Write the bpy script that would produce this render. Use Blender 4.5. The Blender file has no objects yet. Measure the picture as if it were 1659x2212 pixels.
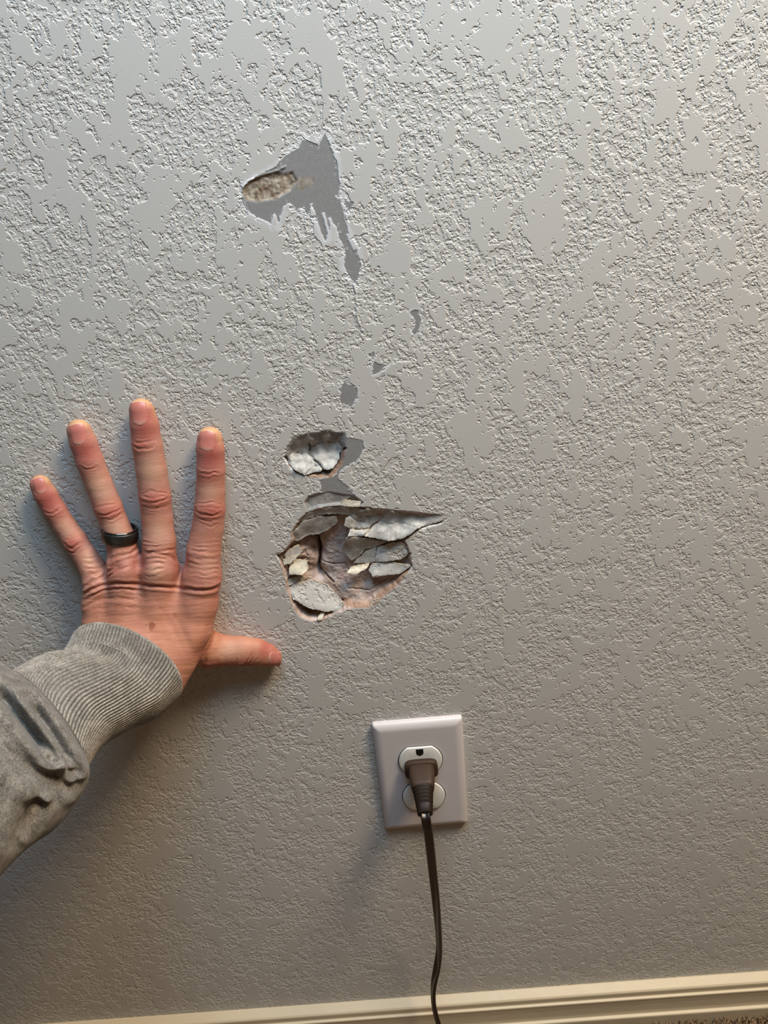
import bpy, bmesh, math, random
import numpy as np
from mathutils import Vector, Matrix
from mathutils.geometry import delaunay_2d_cdt

# ------------------------------------------------------------------ camera
W, H, F = 1659.0, 2212.0, 1533.0
PITCH, ROLL, YAW = [math.radians(a) for a in (25.67, -5.87, -1.59)]
CAM = np.array([0.003, -0.426, 0.441 + 0.36])
fw = np.array([math.sin(YAW)*math.cos(PITCH), math.cos(YAW)*math.cos(PITCH), -math.sin(PITCH)])
_r = np.cross(fw, [0, 0, 1.0]); _r /= np.linalg.norm(_r); _u = np.cross(_r, fw)
RT = math.cos(ROLL)*_r + math.sin(ROLL)*_u
UP = -math.sin(ROLL)*_r + math.cos(ROLL)*_u

scn = bpy.context.scene
COL = scn.collection
cd = bpy.data.cameras.new('camera'); co = bpy.data.objects.new('camera', cd); COL.objects.link(co)
co.matrix_world = Matrix(((RT[0], UP[0], -fw[0], CAM[0]), (RT[1], UP[1], -fw[1], CAM[1]),
                          (RT[2], UP[2], -fw[2], CAM[2]), (0, 0, 0, 1)))
cd.sensor_fit = 'HORIZONTAL'; cd.sensor_width = 36.0; cd.lens = F/W*36.0; cd.clip_start = 0.01
cd.dof.use_dof = False
scn.camera = co

# ------------------------------------------------------------------ light and exposure
def srgb(r, g, b):
    f = lambda c: (c/255/12.92) if c/255 <= .04045 else ((c/255+.055)/1.055)**2.4
    return (f(r), f(g), f(b))
def area(name, loc, target, size, power, color, size_y=None):
    l = bpy.data.lights.new(name, 'AREA'); l.energy = power; l.color = color
    l.size = size
    if size_y: l.shape = 'RECTANGLE'; l.size_y = size_y
    o = bpy.data.objects.new(name, l); COL.objects.link(o); o.location = loc
    o.rotation_euler = (Vector(target)-Vector(loc)).to_track_quat('-Z', 'Y').to_euler()
    return o
WORLD_STRENGTH = 0.06
w = bpy.data.worlds.new('room_ambient'); scn.world = w; w.use_nodes = True
w.node_tree.nodes['Background'].inputs[0].default_value = (1.0, 0.78, 0.52, 1)
w.node_tree.nodes['Background'].inputs[1].default_value = WORLD_STRENGTH
area('window_light', (0.06, -0.30, 1.50), (-0.12, 0.0, 0.85), 0.45, 9.5, (0.53, 0.77, 1.0))
area('ceiling_lamp_light', (0.68, -0.37, 1.80), (0, 0, 0.4), 0.36, 27.5, (1.0, 0.79, 0.54))
scn.view_settings.view_transform = 'Standard'
scn.view_settings.look = 'None'
scn.view_settings.gamma = 1.0
scn.view_settings.use_curve_mapping = False
scn.view_settings.exposure = 0.0

# ------------------------------------------------------------------ helpers
def unp(px, py, h=0.0):
    """world point(s) at distance h (m) in front of the wall plane seen at photo pixel px,py"""
    px = np.asarray(px, float); py = np.asarray(py, float)
    d = fw + RT*((px-W/2)/F)[..., None] - UP*((py-H/2)/F)[..., None]
    t = (-np.asarray(h, float) - CAM[1])/d[..., 1]
    return CAM + t[..., None]*d
def prj(P):
    d = np.asarray(P) - CAM
    z = d @ fw
    return W/2 + F*(d @ RT)/z, H/2 - F*(d @ UP)/z, z

def vnoise(x, y, z=None, seed=0):
    """vectorised value noise in [-1,1]"""
    x = np.asarray(x, float); y = np.asarray(y, float)
    z = np.zeros_like(x) if z is None else np.asarray(z, float)
    xi, yi, zi = np.floor(x).astype(np.int64), np.floor(y).astype(np.int64), np.floor(z).astype(np.int64)
    fx, fy, fz = x-xi, y-yi, z-zi
    s = lambda t: t*t*(3-2*t)
    fx, fy, fz = s(fx), s(fy), s(fz)
    def hsh(a, b, c):
        n = (a*374761393 + b*668265263 + c*2147483647 + seed*1274126177) & 0xffffffff
        n = ((n ^ (n >> 13))*1274126177) & 0xffffffff
        n = n ^ (n >> 16)
        return (n & 0xffff)/32767.5 - 1
    o = 0
    for dx in (0, 1):
        for dy in (0, 1):
            for dz in (0, 1):
                o = o + hsh(xi+dx, yi+dy, zi+dz)*(fx if dx else 1-fx)*(fy if dy else 1-fy)*(fz if dz else 1-fz)
    return o
def fbm(x, y, z=None, seed=0, octv=4, rough=.5):
    o = 0; a = 1; t = 0; f = 1
    for k in range(octv):
        o = o + a*vnoise(np.asarray(x)*f, np.asarray(y)*f, None if z is None else np.asarray(z)*f, seed+k*17)
        t += a; a *= rough; f *= 2.03
    return o/t
def sstep(a, b, x):
    t = np.clip((x-a)/(b-a), 0, 1); return t*t*(3-2*t)
def poly_sd(px, py, poly):
    """signed distance to polygon in px, positive inside"""
    px = np.asarray(px, float); py = np.asarray(py, float)
    dmin = np.full(px.shape, 1e9); ins = np.zeros(px.shape, bool)
    n = len(poly)
    for i in range(n):
        x0, y0 = poly[i]; x1, y1 = poly[(i+1) % n]
        ex, ey = x1-x0, y1-y0
        t = np.clip(((px-x0)*ex+(py-y0)*ey)/(ex*ex+ey*ey+1e-9), 0, 1)
        dmin = np.minimum(dmin, np.hypot(px-x0-t*ex, py-y0-t*ey))
        if y0 != y1:
            c = ((y0 > py) != (y1 > py)) & (px < (x1-x0)*(py-y0)/(y1-y0)+x0)
            ins ^= c
    return np.where(ins, dmin, -dmin)
def line_d(px, py, pl):
    d = np.full(np.shape(px), 1e9)
    for (x0, y0), (x1, y1) in zip(pl[:-1], pl[1:]):
        ex, ey = x1-x0, y1-y0
        t = np.clip(((px-x0)*ex+(py-y0)*ey)/(ex*ex+ey*ey+1e-9), 0, 1)
        d = np.minimum(d, np.hypot(px-x0-t*ex, py-y0-t*ey))
    return d

def mesh_obj(name, verts, faces, mat=None, parent=None, smooth=True):
    me = bpy.data.meshes.new(name)
    me.from_pydata([tuple(v) for v in verts] if not isinstance(verts, np.ndarray) else verts.tolist(), [], faces)
    me.update()
    if smooth: me.polygons.foreach_set('use_smooth', [True]*len(me.polygons))
    o = bpy.data.objects.new(name, me); COL.objects.link(o)
    if mat is not None: me.materials.append(mat)
    if parent is not None: o.parent = parent
    return o
def bm_obj(name, bm, mat=None, parent=None, smooth=True):
    me = bpy.data.meshes.new(name); bm.normal_update(); bm.to_mesh(me); bm.free()
    if smooth: me.polygons.foreach_set('use_smooth', [True]*len(me.polygons))
    o = bpy.data.objects.new(name, me); COL.objects.link(o)
    if mat is not None: me.materials.append(mat)
    if parent is not None: o.parent = parent
    return o
def fattr(o, name, arr):
    a = o.data.attributes.new(name, 'FLOAT', 'POINT'); a.data.foreach_set('value', np.asarray(arr, np.float32))
def empty(name, label, cat, loc=(0, 0, 0), group=None):
    o = bpy.data.objects.new(name, None); COL.objects.link(o); o.location = loc; o.empty_display_size = .02
    o['label'] = label; o['category'] = cat
    if group: o['group'] = group
    return o
def sub(name, label=None, parent=None, **k):
    pass
def grid_faces(nu, nv, wrap_u=False):
    f = []
    for j in range(nv-1):
        for i in range(nu if wrap_u else nu-1):
            a = j*nu+i; b = j*nu+(i+1) % nu
            f.append((a, b, b+nu, a+nu))
    return f

# ------------------------------------------------------------------ materials
class NT:
    def __init__(s, name):
        s.m = bpy.data.materials.new(name); s.m.use_nodes = True
        s.t = s.m.node_tree; s.b = s.t.nodes['Principled BSDF']
    def n(s, typ, **kw):
        nd = s.t.nodes.new(typ)
        for k, v in kw.items():
            if k.startswith('i_'): nd.inputs[k[2:].replace('_', ' ')].default_value = v
            else: setattr(nd, k, v)
        return nd
    def l(s, a, b): s.t.links.new(a, b)
    def val(s, x):
        return x
    def math(s, op, a, b=None, c=None, clamp=False):
        nd = s.t.nodes.new('ShaderNodeMath'); nd.operation = op; nd.use_clamp = clamp
        for i, v in enumerate((a, b, c)):
            if v is None: continue
            if isinstance(v, (int, float)): nd.inputs[i].default_value = v
            else: s.l(v, nd.inputs[i])
        return nd.outputs[0]
    def smooth(s, x, a, b, lo=0., hi=1.):
        nd = s.t.nodes.new('ShaderNodeMapRange'); nd.interpolation_type = 'SMOOTHSTEP'
        s.l(x, nd.inputs['Value'])
        nd.inputs['From Min'].default_value = a; nd.inputs['From Max'].default_value = b
        nd.inputs['To Min'].default_value = lo; nd.inputs['To Max'].default_value = hi
        return nd.outputs[0]
    def mix(s, f, a, b):
        nd = s.t.nodes.new('ShaderNodeMix'); nd.data_type = 'RGBA'
        for sock, v in ((nd.inputs['Factor'], f), (nd.inputs[6], a), (nd.inputs[7], b)):
            if isinstance(v, tuple): sock.default_value = (*v[:3], 1)
            elif isinstance(v, (int, float)): sock.default_value = v
            else: s.l(v, sock)
        return nd.outputs[2]
    def noise(s, vec, scale, detail=2., rough=.5, dist=0.):
        nd = s.t.nodes.new('ShaderNodeTexNoise')
        nd.inputs['Scale'].default_value = scale; nd.inputs['Detail'].default_value = detail
        nd.inputs['Roughness'].default_value = rough; nd.inputs['Distortion'].default_value = dist
        if vec is not None: s.l(vec, nd.inputs['Vector'])
        return nd.outputs['Fac']
    def coords(s, sc=(1, 1, 1), off=(0, 0, 0)):
        tc = s.t.nodes.new('ShaderNodeTexCoord'); mp = s.t.nodes.new('ShaderNodeMapping')
        mp.inputs['Scale'].default_value = sc; mp.inputs['Location'].default_value = off
        s.l(tc.outputs['Object'], mp.inputs['Vector']); return mp.outputs[0]
    def attr(s, name):
        nd = s.t.nodes.new('ShaderNodeAttribute'); nd.attribute_name = name; return nd
    def bump(s, h, dist, strength=1., normal=None):
        nd = s.t.nodes.new('ShaderNodeBump'); nd.inputs['Distance'].default_value = dist
        nd.inputs['Strength'].default_value = strength
        s.l(h, nd.inputs['Height'])
        if normal is not None: s.l(normal, nd.inputs['Normal'])
        return nd.outputs[0]
    def base(s, c):
        if isinstance(c, tuple): s.b.inputs['Base Color'].default_value = (*c[:3], 1)
        else: s.l(c, s.b.inputs['Base Color'])
    def rough(s, v, spec=None):
        s.b.inputs['Roughness'].default_value = v
        if spec is not None: s.b.inputs['Specular IOR Level'].default_value = spec
    def nrm(s, v): s.l(v, s.b.inputs['Normal'])

PAINT = srgb(196, 194, 190)
def mat_wall():
    m = NT('knockdown_wall_paint')
    # plateaus left by the trowel: crinkled outlines, dragged vertically
    big = m.noise(m.coords((1, 0, .72)), 46, 2.0, .5)
    mid = m.noise(m.coords((1, 0, .80), (3.1, 0, 1.7)), 140, 3.0, .62, .25)
    sml = m.noise(m.coords((1, 0, 1), (7.1, 0, 5.7)), 320, 2.0, .6, .2)
    n = m.math('ADD', m.math('MULTIPLY', big, .42), m.math('MULTIPLY', mid, .42))
    n = m.math('ADD', n, m.math('MULTIPLY', sml, .20))
    plat = m.smooth(n, .488, .530)
    # grit between the plateaus: crowded little flattened blobs
    g = m.noise(m.coords((1, 0, 1), (2.1, 0, 9.7)), 350, 2.0, .6, .3)
    g = m.math('ADD', m.math('MULTIPLY', g, .8), m.math('MULTIPLY', mid, .25))
    grit = m.smooth(g, .49, .60)
    low = m.math('MULTIPLY', grit, .60)
    h = m.math('MAXIMUM', plat, low)
    # pits in the plateaus and trowel drag
    pit = m.smooth(m.noise(m.coords((1, 0, 1), (5, 0, 2)), 170, 1.0, .5), .31, .27)
    h = m.math('SUBTRACT', h, m.math('MULTIPLY', pit, .5))
    drag = m.noise(m.coords((1, 0, .10), (1, 0, 4)), 300, 3, .6)
    h = m.math('ADD', h, m.math('MULTIPLY', drag, .07))
    fine = m.noise(m.coords((1, 1, 1)), 1300, 2, .6)
    h = m.math('ADD', h, m.math('MULTIPLY', fine, .06))
    scr = m.attr('scrape').outputs['Fac']; brn = m.attr('brown').outputs['Fac']; gyp = m.attr('gypsum').outputs['Fac']
    keep = m.math('SUBTRACT', 1.0, m.math('MAXIMUM', scr, gyp, clamp=True), clamp=True)
    hk = m.math('MULTIPLY', h, keep)
    hk = m.math('ADD', hk, m.math('MULTIPLY', m.math('SUBTRACT', 1.0, keep), .50))
    fib = m.noise(m.coords((1, 1, 2.2)), 900, 4, .7)
    hk = m.math('ADD', hk, m.math('MULTIPLY', m.math('MULTIPLY', fib, .25), m.math('SUBTRACT', 1.0, keep)))
    m.nrm(m.bump(hk, .00048, 1.0))
    halo = m.attr('halo').outputs['Fac']
    pn = m.noise(m.coords(), 3, 3, .5)
    paint = m.mix(pn, tuple(x*.95 for x in PAINT), tuple(x*1.05 for x in PAINT))
    grain = m.noise(m.coords((1, 1, .5)), 700, 3, .6)
    gray = m.mix(grain, srgb(128, 127, 127), srgb(154, 153, 152))
    bn = m.noise(m.coords((1, 1, .6)), 260, 4, .7)
    brown = m.mix(m.smooth(bn, .35, .65), srgb(122, 102, 82), srgb(184, 172, 156))
    gn = m.noise(m.coords(), 140, 4, .65)
    gy = m.mix(m.smooth(gn, .3, .7), srgb(170, 151, 145), srgb(200, 184, 176))
    gy = m.mix(m.attr('rust').outputs['Fac'], gy, srgb(148, 108, 74))
    col = m.mix(m.math('MULTIPLY', halo, .85), paint, srgb(222, 223, 228))
    col = m.mix(scr, col, gray)
    col = m.mix(gyp, col, gy)
    col = m.mix(brn, col, brown)
    m.base(col); m.rough(.52, .35)
    m.m.cycles.use_bump_map_correction = False
    return m.m
M_WALL = mat_wall()
def simple(name, col, rough=.5, metal=0., spec=.5, bump=None, var=.04, vs=40):
    m = NT(name)
    f = m.noise(m.coords(), vs, 3, .6)
    m.base(m.mix(f, tuple(max(0, c*(1-var)) for c in col), tuple(min(1, c*(1+var)) for c in col)))
    m.rough(rough, spec); m.b.inputs['Metallic'].default_value = metal
    if bump: m.nrm(m.bump(m.noise(m.coords(), bump[0], 3, .6), bump[1]))
    return m.m
M_TRIM = simple('trim_paint_cream', srgb(204, 190, 164), .45, bump=(60, .0003))
M_PLATE = simple('outlet_plastic', srgb(206, 200, 202), .38)
M_RECEP = simple('receptacle_plastic', srgb(226, 226, 220), .28)
M_DARK = simple('slot_dark', srgb(14, 12, 11), .6)
M_METAL = simple('slot_contact_metal', srgb(120, 95, 60), .4, 1.)
M_PLUG = simple('plug_brown_rubber', srgb(62, 47, 37), .5, bump=(500, .0001), spec=.2)
M_PLUGD = simple('plug_dark_rubber', srgb(36, 27, 22), .48, spec=.2)
M_CORD = simple('cord_brown_vinyl', srgb(26, 16, 12), .30)
M_RING = simple('ring_dark_metal', srgb(88, 87, 84), .38, .95, bump=(900, .00004))
M_RINGE = simple('ring_polished_edge', srgb(120, 118, 116), .14, 1.)

def flake_mats():
    out = {}
    for nm, a, b in (('paper_gray', (166, 165, 162), (200, 198, 194)), ('paper_pale_lit', (200, 194, 178), (228, 220, 202)),  # the pale cream has light painted in, for chips that face up
                     ('paper_edge', (214, 200, 176), (178, 146, 110)), ('paper_brown', (150, 112, 80), (196, 160, 128))):
        m = NT(nm)
        f = m.noise(m.coords((1, 1, .7)), 320, 5, .7)
        m.base(m.mix(m.smooth(f, .3, .7), srgb(*a), srgb(*b))); m.rough(.8, .2)
        m.nrm(m.bump(m.noise(m.coords(), 420, 5, .75), .0005, .8))
        out[nm] = m.m
    return out
FM = flake_mats()

# ------------------------------------------------------------------ wall with its damage
def z3(zx, zy): return (480+zx*480/1659, 260+zy*480/1659)       # notes taken on enlarged views of the photo
def z2(zx, zy): return (560+zx*440/1659, 900+zy*440/1659)
def z1(zx, zy): return (40+zx*620/1659, 820+zy*620/1659)
P3 = lambda L: [z3(*p) for p in L]
P2 = lambda L: [z2(*p) for p in L]

PATCH = P3([(770,85),(800,170),(830,260),(862,330),(872,450),(885,560),(922,700),(935,830),(992,950),(1035,1080),(1000,1235),
            (965,1190),(912,1090),(918,960),(872,880),(850,800),(820,760),(800,830),(768,895),(730,830),(705,760),(690,700),(665,640),
            (640,700),(600,640),(560,660),(500,620),(455,650),(440,720),(420,780),(390,690),(360,770),(300,740),(205,690),
            (150,610),(150,510),(240,430),(400,350),(470,265),(575,205),(600,140),(722,185)])
BROWN = P3([(148,520),(195,455),(300,405),(420,378),(460,395),(530,380),(565,450),(515,525),(405,590),(250,612),(175,590)])
BROWN2 = P3([(560,430),(640,420),(690,440),(660,500),(600,520),(555,500)])
SMALL = [P3([(1400,1430),(1460,1420),(1485,1500),(1450,1590),(1415,1580),(1440,1500)]),
         P3([(1120,1810),(1170,1830),(1215,1800),(1225,1840),(1160,1900),(1120,1895)]),
         P3([(1092,1745),(1135,1730),(1140,1765),(1105,1780)]),
         P3([(880,2010),(915,1950),(1005,2000),(1010,2074),(960,2130),(885,2110)]),
         P3([(925,600),(975,610),(960,660),(930,650)]),
         P2([(690,180),(830,190),(860,260),(800,350),(690,420),(640,440),(640,500),(700,560),(790,650),(840,720),(780,760),(560,740),(470,720),(500,640),(495,520),(640,480)])]
DENT_A = P2([(212,330),(225,250),(275,165),(400,130),(560,112),(700,130),(712,240),(690,370),(640,450),(565,505),(400,490),(300,450),(245,400)])
STRIP = P2([(368,700),(400,645),(560,605),(770,640),(850,700),(820,735),(640,725),(480,740),(395,775)])
DENT_B = P2([(262,940),(330,830),(400,768),(560,728),(700,722),(880,738),(1080,758),(1430,790),(1560,808),(1480,858),(1300,915),(1235,965),
             (1190,1010),(1232,1120),(1246,1210),(1215,1262),(1135,1372),(1020,1465),(900,1555),(740,1568),(640,1604),(560,1645),
             (480,1675),(400,1665),(325,1630),(268,1535),(215,1400),(210,1330),(168,1200),(150,1130),(205,1090),(265,1010)])
GYPS = P2([(640,820),(760,790),(760,900),(720,1000),(690,1090),(780,1180),(900,1190),(1000,1250),(1230,1230),(1130,1380),(1010,1470),(900,1555),
           (740,1562),(690,1500),(560,1370),(500,1340),(485,1200),(470,1000),(540,920)])
GC = [(620,800,6),(560,960,9.5),(640,1000,10),(600,1150,10),(560,1280,10),(700,1300,9.5),(800,1350,8.5),(900,1330,8),(1050,1300,6),
      (1150,1260,4.5),(900,1450,5.5),(740,1480,6),(650,1430,8),(820,1540,3.5),(460,1000,15),(470,1150,16),(485,1320,14),(400,1050,9),(400,1200,9),
      (300,1150,7),(260,1250,6.5),(300,1400,7),(450,1450,8),(420,1600,6),(330,1580,6),(520,1610,5),(350,950,5),(500,870,5.5),(500,780,3.5),
      (800,830,4.5),(1000,830,4),(1200,850,4),(1400,830,2.2),(900,960,9),(1050,1000,8),(1150,1080,5),(900,1120,9),(1000,1200,7),(750,1120,10.5),(800,1230,9)]
GC = [(*z2(a, b), d) for a, b, d in GC]
AC = [(*z2(a, b), d) for a, b, d in [(300,200,2),(450,170,2),(600,160,2),(680,200,2.5),(300,290,6),(430,260,7),(600,260,7),(680,300,6),
                                    (300,400,5),(430,420,6),(560,430,5),(640,380,4.5)]]
CRACKS = [(P2([(425,955),(455,1010),(475,1090),(488,1170),(480,1250),(470,1310),(490,1345)]), 3.0, 9.0), (P2([(470,1310),(530,1350),(600,1400)]), 1.6, 3.0),(P2([(212,330),(250,395),(300,445),(360,472),(470,455),(545,452),(640,385),(655,300),(700,262)]), 2.0, 3.5),
          (P2([(410,300),(500,400),(520,430)]), 1.6, 2.5), (P2([(415,235),(405,300)]), 1.4, 1.5),
          (P2([(150,1130),(175,1185),(215,1215),(235,1300)]), 1.6, 3.0),
          (P2([(1480,858),(1390,885),(1290,915),(1235,965),(1160,1005),(1050,1025),(950,1065),(870,1085),(800,1155)]), 2.2, 3.5),
          (P2([(1232,1120),(1190,1160),(1210,1180)]), 1.3, 1.5), (P2([(1235,1215),(1210,1262),(1130,1300)]), 2.0, 3.0),
          (P2([(500,1240),(600,1260),(700,1250),(720,1300)]), 1.3, 1.0), (P2([(700,1390),(720,1440),(900,1450),(1080,1330)]), 1.3, .9),
          (P2([(280,1500),(350,1560),(400,1620),(500,1600),(580,1610),(670,1540)]), 2.6, 4.0)]

def shepard(px, py, C, p=3):
    num = 0; den = 0
    for x, y, d in C:
        w_ = 1/((px-x)**2+(py-y)**2+9)**(p/2); num = num+w_*d; den = den+w_
    return num/den

def wall_fields(px, py, X, Z):
    mm = X*1000; mz = Z*1000
    wob = 5*fbm(mm/4, mz/4, seed=3, octv=4, rough=.6)
    edge = 2.6*fbm(mm/2.2, mz/2.2, seed=5, octv=4, rough=.65)
    dep = np.zeros_like(px)
    # upper dent
    sa = poly_sd(px, py, DENT_A) + edge*.7
    da = shepard(px, py, AC)
    ymid = (py-(900+120*.2652))
    dep = np.maximum(dep, da*sstep(0, 18, sa)*(1+.12*fbm(mm/3, mz/3, seed=7)))
    # ridge strip
    ss = poly_sd(px, py, STRIP) + edge*.5
    v = np.clip((py-(900+610*.2652))/(40), 0, 1)
    dep = np.maximum(dep, 2.6*sstep(0, 8, ss)*(.25+.75*v))
    # main hole
    sb = poly_sd(px, py, DENT_B) + edge*.8
    db = shepard(px, py, GC)
    dep = np.maximum(dep, db*sstep(0, 13, sb)*(1+.07*fbm(mm/3.2, mz/3.2, seed=9)) + 0*sb)
    inb = sstep(0, 6, sb)
    dep += inb*(.45*fbm(mm/2.0, mz/2.0, seed=11, octv=5, rough=.6)+.25)
    lreg = sstep(0, 30, poly_sd(px, py, P2([(260,1000),(430,960),(500,1150),(480,1350),(300,1340),(200,1200)])))
    dep += lreg*1.9*fbm(mm/2.6, mz/2.6, seed=19, octv=4, rough=.6)
    for pl, wd, dd in CRACKS:
        d = line_d(px+edge*.6, py+edge*.6, pl)
        dep += dd*np.exp(-(d/wd)**2)
    # cratered brown spot high up
    sp = poly_sd(px, py, BROWN)+edge*.5
    dep += sstep(-2, 7, sp)*(.55+.5*fbm(mm/2, mz/2, seed=12))
    curl = line_d(px+edge*.5, py+edge*.5, P3([(150,575),(155,505),(200,450),(300,408),(420,372),(470,345)]))
    dep -= .7*np.exp(-(curl/2.0)**2)*(.6+.6*fbm(mm/2, mz/2, seed=14))
    # vertical crease running down the wall
    cr = line_d(px+edge*.4, py, P3([(985,1230),(1000,1300),(1005,1400),(1010,1490),(1050,1570)]))
    dep -= .45*np.exp(-(cr/2.0)**2)
    # masks
    sc = poly_sd(px, py, PATCH)+edge*.9+wob*.35
    scr = sstep(-.8, .8, sc)
    halo = sstep(-16, -2, poly_sd(px, py, PATCH)+wob*2.0+edge*2.0)*(fbm(mm/3, mz/3, seed=15, octv=4)*.5+.65)
    streak = 0
    for x0, y0, x1, y1, wd in ((665,630,745,910,3.4),(605,660,700,930,3.2),(755,700,800,870,3.4),(800,740,880,960,4.2),(490,640,590,760,3),
                               (880,540,905,640,4),(905,640,935,760,3.2),(940,860,985,960,4.5),(430,720,450,790,2.5),(850,560,900,600,3)):
        a, b = z3(x0, y0), z3(x1, y1)
        d = line_d(px+edge*.8, py, [a, b]); streak = np.maximum(streak, np.exp(-(d/wd)**4))
    thin = sstep(.30, .48, fbm(mm/1.6, mz/3.0, seed=16, octv=4, rough=.6))*sstep(14, 4, np.abs(sc))*.7
    halo = np.clip(np.maximum(halo, np.maximum(streak, thin)*scr), 0, 1)
    scr = scr*(1-.9*streak)*(1-.6*thin)
    for S in SMALL:
        s_ = poly_sd(px, py, S)+edge*2.2+wob*.8
        scr = np.maximum(scr, sstep(-.8, .8, s_))
        halo = np.maximum(halo, sstep(-8, -1, s_)*.6*(1-sstep(-.8, .8, s_)))
    scr = np.maximum(scr, sstep(-2, 1, ss)); scr = np.maximum(scr, sstep(-2, 1, sa)); scr = np.maximum(scr, sstep(-1, 1, sb))
    dep += .45*sstep(-1.2, 1.2, np.where(scr > .5, 1., -1.)*.6)*(sc > -20)*0
    dep += .10*scr
    br = sstep(-1, 1.5, sp+edge)*.95
    br = np.maximum(br, sstep(-1, 2, poly_sd(px, py, BROWN2)+edge*1.5+wob)*.6)
    gyp = sstep(-.5, 1.0, sb)
    rustd = line_d(px+edge, py+edge, P2([(275,1450),(330,1570),(400,1630),(520,1625),(680,1530),(740,1545),(900,1540),(1010,1455),(1120,1360),(1215,1270)]))
    rust = np.exp(-(rustd/5.5)**2)*.75
    rust2 = line_d(px+edge, py+edge, P2([(455,960),(480,1150),(490,1340),(560,1380),(680,1510)]))
    rust = np.maximum(rust, np.exp(-(rust2/3.0)**2)*.6)
    lft = sstep(500, 440, (px-560)/.2652)*gyp*(.22+.35*fbm(mm/3, mz/3, seed=21))
    rust = np.maximum(rust, np.clip(lft, 0, 1))
    ra = line_d(px+edge, py+edge, P2([(250,400),(330,465),(450,480),(580,485),(660,390),(690,270)]))
    rust_a = np.exp(-(ra/4.5)**2)*(sa > -1)
    gyp = np.maximum(gyp, sstep(.3, .7, rust_a)); rust = np.maximum(rust, rust_a*.8)
    return dep/1000, scr, halo*(1-gyp), br, gyp, np.clip(rust, 0, 1)

def build_wall():
    def axis(lo, hi, d0, d1, fine, coarse):
        a = np.arange(lo, d0-1e-6, coarse); b = np.arange(d0, d1, fine); c = np.arange(d1, hi+coarse, coarse)
        return np.concatenate([a, b, c])
    xs = axis(-0.80, 0.70, -0.128, 0.056, .00045, .02)
    zs = axis(0.0, 1.30, 0.505, 0.870, .00045, .02)
    X, Z = np.meshgrid(xs, zs)
    P = np.stack([X, np.zeros_like(X), Z], -1)
    px, py, _ = prj(P)
    fine = (X > -.129) & (X < .057) & (Z > .504) & (Z < .871)
    dep, scr, halo, br, gyp, rust = wall_fields(px, py, X, Z)
    for a in (dep, scr, halo, br, gyp, rust): a[~fine] = 0
    P[..., 1] = dep
    # slightly wavy drywall
    nx, nz = len(xs), len(zs)
    V = P.reshape(-1, 3)
    idx = np.arange(nx*nz).reshape(nz, nx)
    Q = np.stack([idx[:-1, :-1], idx[:-1, 1:], idx[1:, 1:], idx[1:, :-1]], -1).reshape(-1, 4)
    cx = lambda A: (A[:-1, :-1]+A[1:, 1:])/2
    mg = cx(gyp).ravel() > .5; pyc = cx(py).ravel()
    ms = (cx(np.maximum(scr, br)).ravel() > .5) & ~mg
    def piece(name, mask, parent=None, extra=False):
        q = Q[mask]; used, inv = np.unique(q, return_inverse=True)
        me = bpy.data.meshes.new(name); nv = len(used)
        v = V[used]; f = inv.reshape(-1, 4)
        me.from_pydata(v.tolist(), [], f.tolist()); me.update()
        me.polygons.foreach_set('use_smooth', [True]*len(f))
        o = bpy.data.objects.new(name, me); COL.objects.link(o); me.materials.append(M_WALL)
        for n_, a in (('scrape', scr), ('halo', halo), ('brown', br), ('gypsum', gyp), ('rust', rust)):
            fattr(o, n_, a.ravel()[used])
        if parent: o.parent = parent
        return o
    wall = piece('wall_back', ~mg & ~ms)
    wall['kind'] = 'structure'; wall['label'] = 'grey painted knockdown textured wall with scraped and broken damage'
    up = pyc < 900
    o = piece('scraped_patch', ms & up, wall); o['label'] = 'bare grey scraped patch with brown torn spot above the hole'
    o = piece('scraped_patch', ms & ~up, wall); o['label'] = 'bare grey scraped area around the dents'
    upg = pyc < 1060
    piece('dent_edge', mg & upg, wall)['label'] = 'brown torn lower lip of the upper dent'
    piece('gypsum_crater', mg & ~upg, wall)['label'] = 'crushed pinkish gypsum inside the big hole'
    return wall
WALL = build_wall()

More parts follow.
